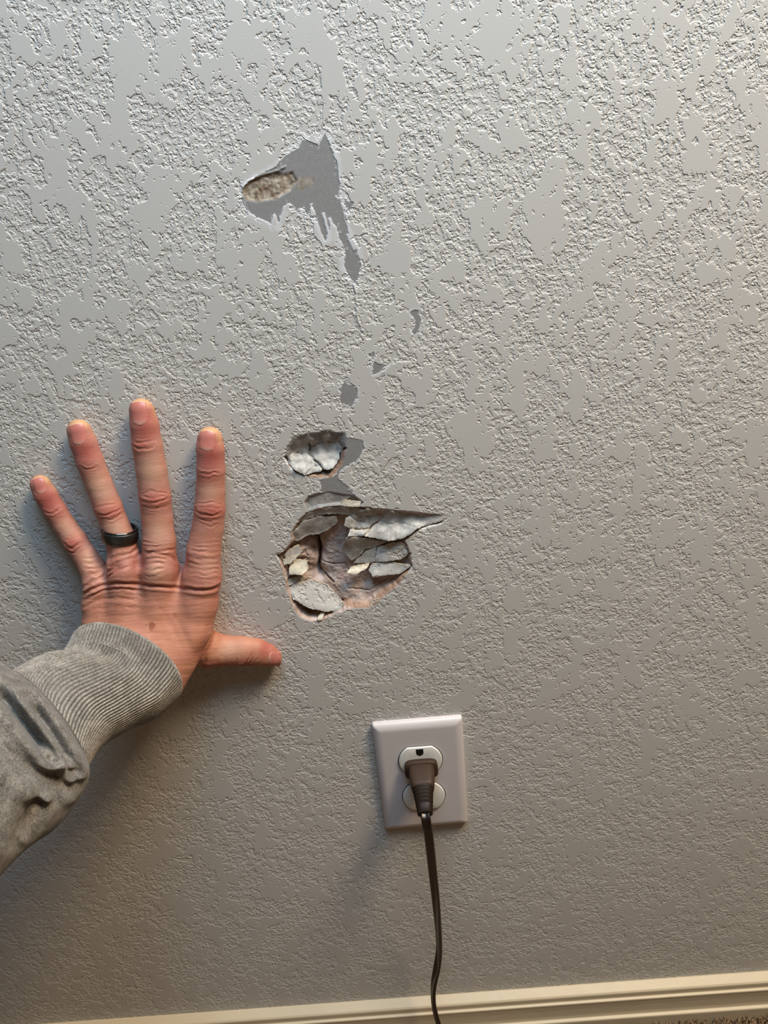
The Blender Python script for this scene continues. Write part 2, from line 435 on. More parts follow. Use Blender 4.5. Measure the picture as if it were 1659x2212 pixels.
def flake(poly, deps, mat, thick=.7, seed=1, curve=0., label=None, name='paper_flake', jag=1.5, rough=.25, ctrl=(), cracks=(), pale=None):
    """a torn chip: outline in photo notes, depth in mm behind the wall face at each corner"""
    pts = [z2(*p) for p in poly]; n = len(pts)
    bx, by, bd = [], [], []
    for i in range(n):
        (x0, y0), (x1, y1) = pts[i], pts[(i+1) % n]; L = math.hypot(x1-x0, y1-y0); k = max(2, int(L/1.6))
        for j in range(k):
            t = j/k; bx.append(x0+(x1-x0)*t); by.append(y0+(y1-y0)*t)
    bx = np.array(bx); by = np.array(by)
    jx = 1.5*jag*fbm(bx/5, by/5, seed=seed+50, octv=4, rough=.7); jy = 1.5*jag*fbm(bx/5, by/5, seed=seed+90, octv=4, rough=.7)
    bx = bx+jx; by = by+jy
    bpoly = list(zip(bx, by))
    gx, gy = np.meshgrid(np.arange(bx.min(), bx.max(), 2.2), np.arange(by.min(), by.max(), 2.2))
    gx = gx.ravel(); gy = gy.ravel(); m_ = poly_sd(gx, gy, bpoly) > 1.4
    gx, gy = gx[m_], gy[m_]
    co = [Vector(p) for p in bpoly]+[Vector(p) for p in zip(gx, gy)]
    nb = len(bpoly)
    r = delaunay_2d_cdt(co, [(i, (i+1) % nb) for i in range(nb)], [], 1, 1e-4)
    vs = np.array([(v.x, v.y) for v in r[0]]); fs = r[2]
    px, py = vs[:, 0], vs[:, 1]
    A = np.array([(x, y, 1) for x, y in pts]); sol = np.linalg.lstsq(A, np.array(deps, float), rcond=None)[0]
    aff = px*sol[0]+py*sol[1]+sol[2]
    cp_ = [(*z2(a_, b_), d_) for a_, b_, d_ in ctrl]
    res = [(x, y, d-(x*sol[0]+y*sol[1]+sol[2])) for x, y, d in [(*q, dd) for q, dd in zip(pts, deps)]+cp_]
    d = aff+shepard(px, py, res, 3.4)
    sd = poly_sd(px, py, bpoly)
    d = d+rough*fbm(px/7, py/7, seed=seed, octv=4, rough=.6)*1.6 - curve*sstep(0, 25, sd)
    ea = np.array([(a_, b_) for f in fs for a_, b_ in zip(f, list(f[1:])+[f[0]])])
    cnt_ = np.bincount(ea[:, 0], minlength=len(d)).astype(float)+1e-9
    for _ in range(7):
        d = .4*d+.6*np.bincount(ea[:, 0], weights=d[ea[:, 1]], minlength=len(d))/cnt_
    d = d+rough*.35*fbm(px/3.5, py/3.5, seed=seed+3, octv=3, rough=.6)
    for pl, wd, dd in cracks:
        cc = line_d(px+1.6*fbm(px/6, py/6, seed=seed+7), py+1.6*fbm(px/6, py/6, seed=seed+8), P2(pl))
        d = d+dd*np.exp(-(cc/wd)**2)
    front = unp(px, py, -d/1000)
    back = front.copy(); back[:, 1] += thick/1000
    # boundary loop
    ec = {}
    for f in fs:
        for a, b in zip(f, list(f[1:])+[f[0]]): ec[(a, b)] = 1
    fcn = []
    P0 = front[list(fs[0])]
    flip = np.cross(P0[1]-P0[0], P0[2]-P0[0])[1] > 0
    V = np.concatenate([front, back, front, back]); N = len(front)
    F_ = []; mi = []
    for f in fs:
        g = list(f)[::-1] if flip else list(f)
        F_.append(g); mi.append(0); F_.append([q+N for q in g[::-1]]); mi.append(1)
    for (a, b) in ec:
        if (b, a) not in ec:
            q = [a+2*N, a+3*N, b+3*N, b+2*N]
            F_.append(q if not flip else q[::-1]); mi.append(1)
    used = sorted({q for f in F_ for q in f}); mp = {q: i for i, q in enumerate(used)}
    o = mesh_obj(name, V[used], [[mp[q] for q in f] for f in F_], mat, WALL)
    o.data.materials.append(FM['paper_edge']); o.data.polygons.foreach_set('material_index', mi)
    if mat is M_WALL:
        for n_ in ('scrape', 'halo', 'brown', 'gypsum', 'rust'): fattr(o, n_, np.zeros(len(used)))
    if label: o['label'] = label
    return o
G, L_, B_ = FM['paper_gray'], FM['paper_pale_lit'], FM['paper_brown']
# upper dent: one sheet of paint skin folded in along its middle and cracked
flake([(218,315),(236,228),(290,160),(400,122),(560,105),(703,126),(712,205),(690,262),(652,292),(652,345),(600,420),(560,434),(515,425),(500,446),(370,473),(300,442),(250,392)],
      [1.6,.6,0,-.1,-.1,0,1.6,2.4,3.0,2.0,-.8,-1.0,-.6,-.6,-1.4,-1.2,-.2], G, seed=2, label='cracked grey sheet folded into the upper dent',
      ctrl=[(300,215,1.6),(420,190,1.4),(560,165,1.2),(690,175,1.2),(260,270,4.6),(330,262,5.1),(420,235,5.9),(520,215,5.4),(600,210,5.4),(690,215,4.6),(330,295,5.9),(430,290,7.0),(560,275,6.2),(640,280,5.4),
            (280,370,2.2),(340,360,2.7),(420,380,2.7),(340,430,-0.5),(430,430,0.5),(540,350,3.8),(600,330,3.5),(560,400,0.8),(480,400,2.4)],
      cracks=[([(405,210),(418,240),(408,300),(450,350),(500,400),(520,430)],1.3,3.2),([(380,470),(450,400),(445,350)],1.0,1.6),([(215,330),(280,290),(350,300)],.9,1.2),([(450,400),(505,412)],1.0,1.5),([(420,245),(520,205),(640,205),(710,205)],.9,1.1)], rough=.4)
# strip between the dents
flake([(372,700),(405,648),(560,610),(760,642),(700,680),(640,712),(500,725),(395,765)], [2.2,.9,.3,.5,1.4,2.2,1.6,1.4], G, seed=8)
flake([(640,715),(700,678),(830,690),(815,735),(700,730)], [1.6,.8,.2,-.6,-.2], L_, seed=9)
# big hole
flake([(325,835),(405,770),(560,735),(700,728),(880,762),(740,800),(640,790),(480,800),(350,850)], [1.4,0,0,.2,1.2,3.8,3.6,3.0,2.6], G, seed=10, label='grey strip bent in along the top of the hole')
flake([(268,1005),(275,940),(350,855),(480,810),(630,812),(640,860),(560,920),(480,955),(400,965),(320,1010)], [4,1,1.2,2.2,3.8,5,6.2,6,5.8,4.8], G, seed=11, label='large grey flap at upper left of the hole')
flake([(742,806),(880,748),(1080,760),(1430,790),(1558,808),(1480,850),(1290,908),(1235,955),(1170,990),(1060,1014),(855,972),(720,976),(740,915),(692,885),(700,835)],
      [2.6,.3,.1,.1,0,-.2,-1.2,-1.8,-1.8,-1.6,-.4,.2,2.2,1.4,1.8], M_WALL if False else G, seed=12, label='large cracked wedge of paint skin pointing right',
      ctrl=[(830,850,5.7),(920,830,4.9),(1010,820,4.3),(1150,820,4.1),(1300,815,3.0),(1430,812,1.6),(900,880,4.9),(1010,870,4.6),(1150,868,4.1),(1300,850,2.4),(800,900,4.6),
            (800,940,2.4),(900,935,2.2),(1000,940,1.4),(1100,950,0.3),(1200,900,1.4),(1100,900,2.4)],
      cracks=[([(1015,805),(975,850),(905,900),(890,940),(855,972)],1.3,3),([(740,912),(820,918),(905,908)],1.2,2.6),([(735,805),(800,848),(860,860)],1.0,1.6),([(780,800),(850,815),(1000,790)],.8,.8),([(1100,860),(1180,870),(1280,905)],.8,.8),([(960,830),(1050,880),(1100,880)],.7,.6)], rough=.35)
flake([(705,985),(860,985),(1050,1020),(950,1058),(870,1078),(800,1150),(750,1168),(680,1092)], [1,1.6,2,5,6,7,7,6], G, seed=16, label='dark grey flap hanging below the wedge')
flake([(960,1068),(1060,1030),(1165,1015),(1220,1115),(1150,1165),(1000,1185),(945,1180)], [4.2,3.4,1.6,.8,1.6,2.8,4.2], M_WALL, seed=17, label='painted textured chip at right of the hole')
flake([(770,1190),(810,1150),(870,1095),(955,1062),(945,1180),(880,1195)], [6.8,6.6,5.4,4.2,4.2,5.2], G, seed=18)
flake([(890,1250),(920,1195),(1060,1180),(1238,1212),(1150,1278),(930,1308)], [4,4.8,3.6,.4,1.2,1.6], M_WALL, seed=19, label='painted textured chip on the lower right rim')
flake([(712,1272),(750,1225),(900,1192),(880,1232),(800,1280),(760,1285)], [1,4.2,4.6,3,.4,.4], L_, seed=20, label='curled chip over the gypsum, painted pale as if lit')
flake([(232,1392),(300,1352),(430,1325),(560,1372),(680,1502),(625,1578),(550,1590),(400,1560),(275,1485)], [3.6,5,6.6,6.6,5,1.6,.4,.2,.8], M_WALL, seed=21, label='broad painted chip pushed in at lower left')
flake([(242,1225),(290,1162),(388,1172),(402,1240),(350,1290),(245,1288)], [1.8,5,5.4,4.2,1,.6], L_, seed=22, label='chip at the left rim, painted pale as if lit')
flake([(205,1120),(240,1080),(318,1042),(350,1100),(310,1140),(210,1150)], [2,3,5,6,4.5,2.2], G, seed=23)
flake([(190,1165),(310,1128),(305,1150),(250,1200),(200,1210)], [2.2,2.5,1.6,1.4,1.8], L_, seed=24)
flake([(215,1385),(235,1330),(310,1300),(430,1308),(300,1348)], [2,3,5.5,8,5], G, seed=25)
flake([(468,1652),(498,1602),(532,1598),(512,1652),(485,1662)], [-.6,2,2,-1,-1.2], L_, seed=26, label='tiny white chip hanging at the bottom rim')
flake([(590,1570),(680,1505),(690,1530),(640,1600),(600,1600)], [3,4,2.5,.5,1], G, seed=27)
flake([(900,1540),(930,1490),(1010,1470),(1040,1440),(1000,1500),(940,1550)], [0.3,1.5,1.5,.5,-.1,-.1], M_WALL, seed=28)

# ------------------------------------------------------------------ floor, baseboard
fl = mesh_obj('floor', [(-1.2, -1.5, 0), (1.2, -1.5, 0), (1.2, .0, 0), (-1.2, .0, 0)], [(0, 1, 2, 3)], simple('carpet_backing', srgb(112, 88, 66), .9))
fl['kind'] = 'structure'; fl['label'] = 'beige carpeted floor'
ZB = 0.36-0.2984
prof = [(0, 0), (.0012, .0002), (.0078, -.0030), (.0090, -.0042), (.0092, -.0058), (.0090, -.0105), (.0094, -.0112), (.0112, -.0116), (.0114, -.0130),
        (.0110, -.0150), (.0107, -.022), (.0108, -.032), (.0112, -.0352), (.0116, -.0358), (.0138, -.0362), (.0142, -.0376), (.0142, -.061), (0, -.061)]
bbv = []; xs_ = np.linspace(-.8, .7, 60)
for x in xs_:
    for t, z in prof: bbv.append((x, -t-.0001, ZB+z+.0003*math.sin(x*9)))
npf = len(prof)
bb = mesh_obj('baseboard_back', bbv, [(i*npf+j, i*npf+j+1, (i+1)*npf+j+1, (i+1)*npf+j) for i in range(59) for j in range(npf-1)], M_TRIM, smooth=False)
bb['kind'] = 'structure'; bb['label'] = 'cream painted moulded baseboard along the bottom of the wall'
md = bb.modifiers.new('bevel', 'BEVEL'); md.width = .0005; md.segments = 2; md.limit_method = 'ANGLE'
# carpet pile (uncountable)
def carpet():
    rnd = random.Random(5); v = []; f = []
    for i in range(15000):
        x = rnd.uniform(-.02, .45); y = -.0145-abs(rnd.random())**1.1*.09
        if x < .10: continue
        hgt = rnd.uniform(.010, .017); a = rnd.uniform(0, 6.28); r = rnd.uniform(.0006, .0012)
        lx, ly = rnd.uniform(-.005, .005), rnd.uniform(-.005, .003)
        for q in range(3):
            t = q/2; k = len(v)
            cx_, cy_ = x+lx*t*t, y+ly*t*t
            rr = r*(1, 1.1, .35)[q]
            for s in range(4):
                an = a+s*math.pi/2+t*1.5
                v.append((cx_+rr*math.cos(an), min(cy_+rr*math.sin(an), -.0143), hgt*t))
            if q:
                for s in range(4):
                    f.append((k-4+s, k-4+(s+1) % 4, k+(s+1) % 4, k+s))
    return v, f
v, f = carpet()
mc = NT('carpet_yarn')
mc.base(mc.mix(mc.smooth(mc.noise(mc.coords(), 240, 3, .8), .35, .65), srgb(112, 84, 60), srgb(222, 194, 158))); mc.rough(.95, .1)
cp = mesh_obj('carpet_pile', v, f, mc.m)
cp['kind'] = 'stuff'; cp['label'] = 'brown beige twisted carpet pile beside the baseboard'; cp['category'] = 'carpet'

# ------------------------------------------------------------------ wall outlet
OZ = .36
out = empty('wall_outlet', 'white duplex wall outlet plate with a brown plug in its upper socket', 'outlet', (0, 0, OZ))
def cover():
    # rings: outer base -> rounded shoulder -> flat face, with two circular openings left closed by the receptacles
    hw, hh = .035, .05715
    rings = [(0, .0), (0, .0028), (.0008, .0040), (.0022, .0050), (.0045, .0058), (.0060, .0060), (.0075, .0060)]
    V = []; F_ = []
    n = 0
    def rr(hw, hh, r, k=6):
        o = []
        for cx, cz, a0 in ((hw-r, hh-r, 0), (-hw+r, hh-r, 90), (-hw+r, -hh+r, 180), (hw-r, -hh+r, 270)):
            for i in range(k+1):
                a = math.radians(a0+90*i/k); o.append((cx+r*math.cos(a), cz+r*math.sin(a)))
        return o
    for ins, h in rings:
        R = rr(hw-ins, hh-ins, max(.0018-ins*.1, .0012)); n = len(R)
        for x, z in R: V.append((x, -h, z))
    for k in range(len(rings)-1):
        for i in range(n): F_.append((k*n+i, (k+1)*n+i, (k+1)*n+(i+1) % n, k*n+(i+1) % n))
    F_.append([(len(rings)-1)*n+i for i in range(n)][::-1])
    return V, F_
V, F_ = cover()
cpv = mesh_obj('cover_plate', V, F_, M_PLATE, out, smooth=True)
bm = bmesh.new(); bm.from_mesh(cpv.data); bmesh.ops.recalc_face_normals(bm, faces=bm.faces); bm.to_mesh(cpv.data); bm.free()
for e in (1,):
    pass
def receptacle(cz):
    R, fl_ = .0172, .0143
    def outline(s, k=64):
        o = []
        for i in range(k):
            a = 2*math.pi*i/k; x, z = R*s*math.cos(a), R*s*math.sin(a)
            z = max(-fl_*s, min(fl_*s, z)); o.append((x, z))
        return o
    V = []; F_ = []; k = 64
    for s, h in ((1.0, .0058), (1.0, .0068), (.985, .0073), (.95, .0075), (.5, .0075)):
        for x, z in outline(s): V.append((x, -h, cz+z))
    for j in range(4):
        for i in range(k): F_.append((j*k+i, (j+1)*k+i, (j+1)*k+(i+1) % k, j*k+(i+1) % k))
    F_.append([4*k+i for i in range(k)][::-1])
    o = mesh_obj('receptacle', V, F_, M_RECEP, out)
    # dark seam ring around it
    V = []
    for s, h in ((1.035, .00615), (.99, .00615)):
        for x, z in outline(s): V.append((x, -h, cz+z))
    mesh_obj('seam', V, [(i, k+i, k+(i+1) % k, (i+1) % k) for i in range(k)], M_DARK, o)
    def slot(name, x, z, w_, h_, rnd_=False):
        bm = bmesh.new()
        K = 20; pts = []
        if rnd_:
            for i in range(K):
                a = math.pi*i/(K-1); pts.append((x+w_/2*math.cos(a), z-w_*.15-(w_*.55)*math.sin(a)))
            pts += [(x-w_/2, z+w_*.45), (x+w_/2, z+w_*.45)]
        else:
            pts = [(x-w_/2, z-h_/2), (x+w_/2, z-h_/2), (x+w_/2, z+h_/2), (x-w_/2, z+h_/2)]
        # capped block just proud of the face; its black paints the hole's shade
        fr = [bm.verts.new((a, -.00762, cz+b)) for a, b in pts]
        bk = [bm.verts.new((a, -.00700, cz+b)) for a, b in pts]
        n = len(pts)
        for i in range(n): bm.faces.new((fr[i], bk[i], bk[(i+1) % n], fr[(i+1) % n]))
        bm.faces.new(bk); bm.faces.new(fr)
        bmesh.ops.recalc_face_normals(bm, faces=bm.faces)
        return bm_obj(name, bm, M_DARK, o, smooth=False)
    slot('ground_hole', 0, .0102, .0058, 0, True)
    slot('slot', -.0063, -.0030, .0016, .0085)
    slot('slot', .0063, -.0030, .0016, .0070)
    return o
receptacle(.0195); receptacle(-.0195)
bm = bmesh.new(); bmesh.ops.create_uvsphere(bm, u_segments=24, v_segments=12, radius=.0032)
bmesh.ops.scale(bm, vec=(1, .35, 1), verts=bm.verts); bmesh.ops.translate(bm, vec=(0, -.0060, 0), verts=bm.verts)
bm_obj('screw', bm, M_PLATE, out)

# ------------------------------------------------------------------ plug and cord
cord = empty('power_cord', 'brown two-conductor power cord plugged into the wall outlet and hanging down', 'cord', (0, 0, OZ))
def loft(name, rings, mat, parent, power=2.6, k=40, caps=True):
    """rings: (center xyz, halfwidth, halfheight, right vec, up vec) superellipse"""
    V = []; F_ = []
    for c, a, b, rv, uv in rings:
        for i in range(k):
            t = 2*math.pi*i/k; ct, st = math.cos(t), math.sin(t)
            x = a*math.copysign(abs(ct)**(2/power), ct); y = b*math.copysign(abs(st)**(2/power), st)
            V.append(tuple(np.array(c)+x*np.array(rv)+y*np.array(uv)))
    for j in range(len(rings)-1):
        for i in range(k): F_.append((j*k+i, j*k+(i+1) % k, (j+1)*k+(i+1) % k, (j+1)*k+i))
    if caps: F_.append(list(range(k))[::-1]); F_.append([(len(rings)-1)*k+i for i in range(k)])
    o = mesh_obj(name, V, F_, mat, parent)
    bm = bmesh.new(); bm.from_mesh(o.data); bmesh.ops.recalc_face_normals(bm, faces=bm.faces); bm.to_mesh(o.data); bm.free()
    return o
XR = np.array([1., 0, 0])
PZ = .0140      # height of the plug over the outlet centre
def ring_at(s, droop, a, b, dx=0):
    # s: distance out from the wall, droop: drop below
    ang = math.atan2(droop, .06)
    return ((dx, -s, PZ-droop), a, b, XR, np.array([0, -math.sin(ang*1.2), math.cos(ang*1.2)]))
loft('plug_flange', [ring_at(.0078, 0, .0118, .0078), ring_at(.0080, 0, .0130, .0088), ring_at(.0115, 0, .0132, .0090), ring_at(.0124, 0, .0126, .0084), ring_at(.0125, 0, .009, .006)], M_PLUG, cord, 4)
loft('plug_body', [ring_at(.0115, 0, .0100, .0075), ring_at(.0125, 0, .0102, .0076), ring_at(.018, .0004, .0100, .0072), ring_at(.026, .0012, .0090, .0062),
                   ring_at(.0285, .0016, .0084, .0056), ring_at(.0290, .0017, .0074, .0048)], M_PLUG, cord, 4)
rg = []
s = .0280
drp = lambda q: .0016+max(0, (q-.028)/.02)**1.6*.0045
for k in range(5):
    q = k/5; wd = .0078-.0016*q; ht = .0052-.0010*q
    for ds, sc in ((0, 1.), (.0015, 1.), (.0017, .76), (.0026, .76), (.0028, 1.)):
        rg.append(ring_at(s+ds, drp(s+ds), wd*sc, ht*sc))
    s += .0029
rg.append(ring_at(s, drp(s), .0062, .0044))
rg.append(ring_at(s+.0055, drp(s+.0055), .0058, .0041))
rg.append(ring_at(s+.0060, drp(s+.0060), .0046, .0032))
TIP = (0.0, -(s+.0045), OZ+PZ-drp(s+.0045))
relief = loft('strain_relief', rg, M_PLUGD, cord, 2.6)
loft('blade', [ring_at(.0076, 0, .0001, .0001)]+[((-.0063, -.0077, PZ), .0007, .003, XR, np.array([0, 0, 1.])), ((-.0063, -.009, PZ), .0007, .003, XR, np.array([0, 0, 1.]))], M_METAL, cord) if False else None
def catmull(P, n):
    P = [np.array(p, float) for p in P]; P = [2*P[0]-P[1]]+P+[2*P[-1]-P[-2]]; o = []
    for i in range(1, len(P)-2):
        for k in range(n):
            t = k/n; a, b, c, d = P[i-1:i+3]
            o.append(.5*((2*b)+(c-a)*t+(2*a-5*b+4*c-d)*t*t+(3*b-a-3*c+d)*t**3))
    o.append(P[-2]); return o
# cord path: photo px, distance from wall (m), twist angle of the flat pair (deg)
cpts = [(923.5, 1784, .0505, 0), (929, 1830, .0470, 3), (935, 1885, .041, 12), (941, 1940, .036, 28), (945.5, 1990, .031, 48),
        (948.5, 2035, .027, 60), (948, 2062, .025, 55), (944, 2090, .0245, 40), (938.5, 2118, .0255, 60), (936, 2140, .0265, 75), (936.5, 2165, .0275, 75), (941, 2190, .029, 65), (948, 2214, .031, 60), (958, 2245, .034, 50)]
T_ = np.array(TIP)
path = [tuple(q) for q in catmull([(*T_, 0), (*(T_+[0.0003, -.0045, -.0035]), 0), (*(T_+[0.0008, -.0055, -.0115]), 0)]+[(*unp(q[0], q[1], q[2]), q[3]) for q in cpts], 8)]
last = path[-1]
fl_pts = catmull([path[-2], last, (last[0]+.01, last[1]-.008, .022, 50), (last[0]+.04, last[1]-.03, .0155, 30), (last[0]+.12, last[1]-.08, .0155, 10), (last[0]+.25, last[1]-.2, .0155, 0)], 8)
path = path+[tuple(q) for q in fl_pts[9:]]
def cord_mesh():
    P = np.array([p[:3] for p in path]); tw = np.radians([p[3] for p in path]); n = len(P); k = 36
    T = np.gradient(P, axis=0); T /= np.linalg.norm(T, axis=1)[:, None]
    V = []
    for i in range(n):
        ref = np.array([1., 0, 0]); rv = ref-T[i]*(ref@T[i]); rv /= np.linalg.norm(rv); uv = np.cross(T[i], rv)
        c, s = math.cos(tw[i]), math.sin(tw[i]); a = c*rv+s*uv; b = -s*rv+c*uv
        for q in range(k):      # figure-eight outline of the twin conductors
            t = 2*math.pi*q/k; R = .00185
            cx = .00175 if math.cos(t) >= 0 else -.00175
            x = cx+R*math.cos(t)*1.0; y = R*math.sin(t)
            if abs(math.cos(t)) < .18: y *= .62; x = cx*abs(math.cos(t))/.18
            V.append(P[i]+a*x+b*y)
    F_ = grid_faces(k, n, True); F_.append(list(range(k))); F_.append([(n-1)*k+i for i in range(k)][::-1])
    o = mesh_obj('cable', np.array(V)-np.array([0, 0, OZ]), F_, M_CORD, cord)
    bm = bmesh.new(); bm.from_mesh(o.data); bmesh.ops.recalc_face_normals(bm, faces=bm.faces); bm.to_mesh(o.data); bm.free()
cord_mesh()

# ------------------------------------------------------------------ person: hand
person = empty('person', 'left hand with spread fingers pressed flat on the wall, in a grey sweatshirt sleeve', 'person', tuple(unp(300, 1420, .03)))
PLOC = np.array(person.location)
def pxm(px, py, h):
    P = unp(px, py, h); return ((P-CAM) @ fw)/F
SEG = []        # (a, b, rwa, rwb, rta, rtb, group)
def chain(L, grp, norm=None, z=True):
    pts = []
    for zx, zy, h, hw, rt in L:
        px, py = z1(zx, zy) if z else (zx, zy)
        s = pxm(px, py, h/1000)
        pts.append((unp(px, py, h/1000), hw*(.3737 if z else 1)*s, rt/1000))
    for (a, ra, ta), (b, rb, tb) in zip(pts[:-1], pts[1:]): SEG.append((a, b, ra, rb, ta, tb, grp))
    return pts
index_ = chain([(1107,345,6.3,74,5.6),(1109,400,7,80,6.6),(1112,520,7.6,81,7.4),(1110,640,8.0,82,7.8),(1106,745,9.0,88,8.9),(1095,850,10,90,8.8),(1070,990,12.5,97,10),(1062,1140,15,104,11.5)], 1)
middle = chain([(713,182,6.3,74,5.8),(728,260,7,82,6.8),(744,380,7.8,86,7.6),(768,520,8.3,87,8.0),(789,675,9.2,90,9.0),(802,800,10.5,88,8.8),(812,930,13,94,10),(815,1090,16.5,96,11.5)], 2)
ringf = chain([(352,300,6.2,72,5.6),(375,365,6.8,78,6.5),(412,470,7.4,79,7.2),(465,600,7.8,76,7.4),(518,735,8.8,80,8.6),(558,835,10,78,8.4),(596,930,12,82,9.5),(615,1080,15.5,92,11.2)], 3)
pinky = chain([(128,610,5.8,62,5.0),(158,665,6.4,68,5.8),(212,755,7,66,6.4),(265,840,7.4,64,6.6),(325,925,8.2,68,7.6),(380,1010,9.4,68,7.6),(428,1090,11.5,72,8.8),(470,1180,14,84,10.5)], 4)
thumb = chain([(1466,1606,6.4,58,5.6),(1430,1592,7,74,7),(1370,1575,8,86,8.2),(1290,1570,8.4,92,9),(1200,1568,9,94,9.6),(1100,1560,11,112,12),(980,1520,15,120,14),(860,1480,19,120,14)], 5)
# palm fan
chain([(1062,1140,15,104,11.5),(1040,1290,17.5,108,12),(1005,1440,22,105,13),(900,1590,30,100,14)], 0)
chain([(815,1090,16.5,96,11.5),(810,1300,19,100,12.5),(800,1450,24,110,14),(770,1600,33,110,16)], 0)
chain([(615,1080,15.5,92,11.2),(620,1290,18,100,12.5),(640,1450,23,110,14),(680,1600,33,110,16)], 0)
chain([(470,1180,14,84,10.5),(468,1290,15.5,90,12),(485,1420,20,104,13.5),(560,1560,30,110,15)], 0)
chain([(520,1260,10,110,10),(540,1480,14,130,13),(640,1640,22,120,16)], 0)       # heel of the hand
chain([(1000,1240,9,120,9),(960,1440,12,150,11),(840,1600,22,120,15)], 0)
wr = chain([(329,1330,20,128,13.5),(322,1395,29,108,16.5),(306,1446,38,98,18.5),(255,1478,44,86,18.5),(190,1510,56,84,19),(130,1550,70,84,20)], 0, z=False)

def seg_sd(P, s):
    a, b, ra, rb, ta, tb, g = s
    ab = b-a; L2 = ab@ab; t = np.clip(((P-a)@ab)/L2, 0, 1)
    ax = ab/math.sqrt(L2); n = np.array([0, -1., 0]); n = n-ax*(n@ax); n /= np.linalg.norm(n)
    Q = P-a-t[..., None]*ab
    qn = Q@n; q2 = (Q*Q).sum(-1)-qn*qn
    rw = ra+(rb-ra)*t; rt = ta+(tb-ta)*t
    k = np.sqrt(np.maximum(q2, 0)/rw**2+(qn/rt)**2)
    g_ = np.sqrt(np.maximum(q2, 0)/rw**4+(qn/rt**2)**2)+1e-9
    return k*(k-1)/g_
def smin(a, b, k):
    h = np.clip(.5+.5*(b-a)/k, 0, 1); return b*(1-h)+a*h-k*h*(1-h)
def hand_sdf():
    vx = .0009
    pts = np.array([s[0] for s in SEG]+[s[1] for s in SEG]); lo = pts.min(0)-.035; hi = pts.max(0)+.035
    lo[1] = pts[:, 1].min()-.035; hi[1] = .003
    n = np.ceil((hi-lo)/vx).astype(int)
    D = {g: np.full(n, .05, np.float32) for g in range(6)}
    for s in SEG:
        m = max(s[2], s[3], s[4], s[5])+.012
        l = np.maximum(((np.minimum(s[0], s[1])-m-lo)/vx).astype(int), 0); h = np.minimum(((np.maximum(s[0], s[1])+m-lo)/vx).astype(int)+1, n)
        g = np.stack(np.meshgrid(*[lo[i]+vx*np.arange(l[i], h[i]) for i in range(3)], indexing='ij'), -1)
        sl = tuple(slice(l[i], h[i]) for i in range(3)); A = D[s[6]]
        k = .004 if s[6] == 0 else .0012
        A[sl] = smin(A[sl], seg_sd(g, s), k)
    d = D[0]
    for g in (1, 2, 3, 4): d = smin(d, D[g], .0045)
    d = smin(d, D[5], .0060)
    ys = lo[1]+vx*np.arange(n[1])
    d = np.maximum(d, (ys+.0004)[None, :, None].astype(np.float32))
    return d, lo, vx
def surface_nets(d, lo, vx):
    s = d < 0; n = d.shape
    c = np.zeros(tuple(k-1 for k in n), np.int8)
    for dx in (0, 1):
        for dy in (0, 1):
            for dz in (0, 1): c += s[dx:n[0]-1+dx, dy:n[1]-1+dy, dz:n[2]-1+dz]
    act = (c > 0) & (c < 8); ci = np.argwhere(act); N = len(ci)
    idm = np.full(act.shape, -1, np.int64); idm[act] = np.arange(N)
    acc = np.zeros((N, 3)); cnt = np.zeros(N)
    for ax in range(3):
        o = [k for k in range(3) if k != ax]
        for u in (0, 1):
            for v in (0, 1):
                a = ci.copy(); a[:, o[0]] += u; a[:, o[1]] += v; b = a.copy(); b[:, ax] += 1
                da = d[tuple(a.T)].astype(float); db = d[tuple(b.T)].astype(float); m = (da < 0) != (db < 0)
                t = da/(da-db+1e-12); p = a.astype(float); p[:, ax] += t
                acc[m] += p[m]; cnt[m] += 1
    V = lo+vx*acc/cnt[:, None]; faces = []
    for ax in range(3):
        o = [(ax+1) % 3, (ax+2) % 3]
        sa = s.take(range(0, n[ax]-1), ax); sb = s.take(range(1, n[ax]), ax)
        e = np.argwhere(sa != sb)
        e = e[(e[:, o[0]] > 0) & (e[:, o[1]] > 0) & (e[:, o[0]] < n[o[0]]-1) & (e[:, o[1]] < n[o[1]]-1)]
        ins = s[tuple(e.T)]
        q = []
        for u, v in ((0, 0), (-1, 0), (-1, -1), (0, -1)):
            k = e.copy(); k[:, o[0]] += u; k[:, o[1]] += v; q.append(idm[tuple(k.T)])
        q = np.stack(q, 1); q[~ins] = q[~ins][:, ::-1]
        faces.append(q[:, ::-1] if False else q)
    return V, np.concatenate(faces)
D_, lo_, vx_ = hand_sdf()
V, Fq = surface_nets(D_, lo_, vx_)
def subdiv_smooth(V, Fq, it_smooth=3):
    me = bpy.data.meshes.new('tmp'); me.from_pydata(V.tolist(), [], Fq.tolist()); me.update()
    o = bpy.data.objects.new('tmp', me); COL.objects.link(o)
    s = o.modifiers.new('s', 'SMOOTH'); s.iterations = it_smooth; s.factor = .5
    m = o.modifiers.new('d', 'SUBSURF'); m.levels = 1; m.render_levels = 1
    dg = bpy.context.evaluated_depsgraph_get(); ev = o.evaluated_get(dg); m2 = bpy.data.meshes.new_from_object(ev)
    bpy.data.objects.remove(o); bpy.data.meshes.remove(me)
    return m2
hm = subdiv_smooth(V, Fq)
nv = len(hm.vertices); VV = np.empty(nv*3); hm.vertices.foreach_get('co', VV); VV = VV.reshape(-1, 3)
NN = np.empty(nv*3); hm.vertices.foreach_get('normal', NN); NN = NN.reshape(-1, 3)
if (NN[:, 1]*(VV[:, 1] < np.median(VV[:, 1]))).sum() > 0: hm.flip_normals(); hm.update(); hm.vertices.foreach_get('normal', NN2 := np.empty(nv*3)); NN = NN2.reshape(-1, 3)
HPX, HPY, _ = prj(VV); ZX = (HPX-40)/.3737; ZY = (HPY-820)/.3737
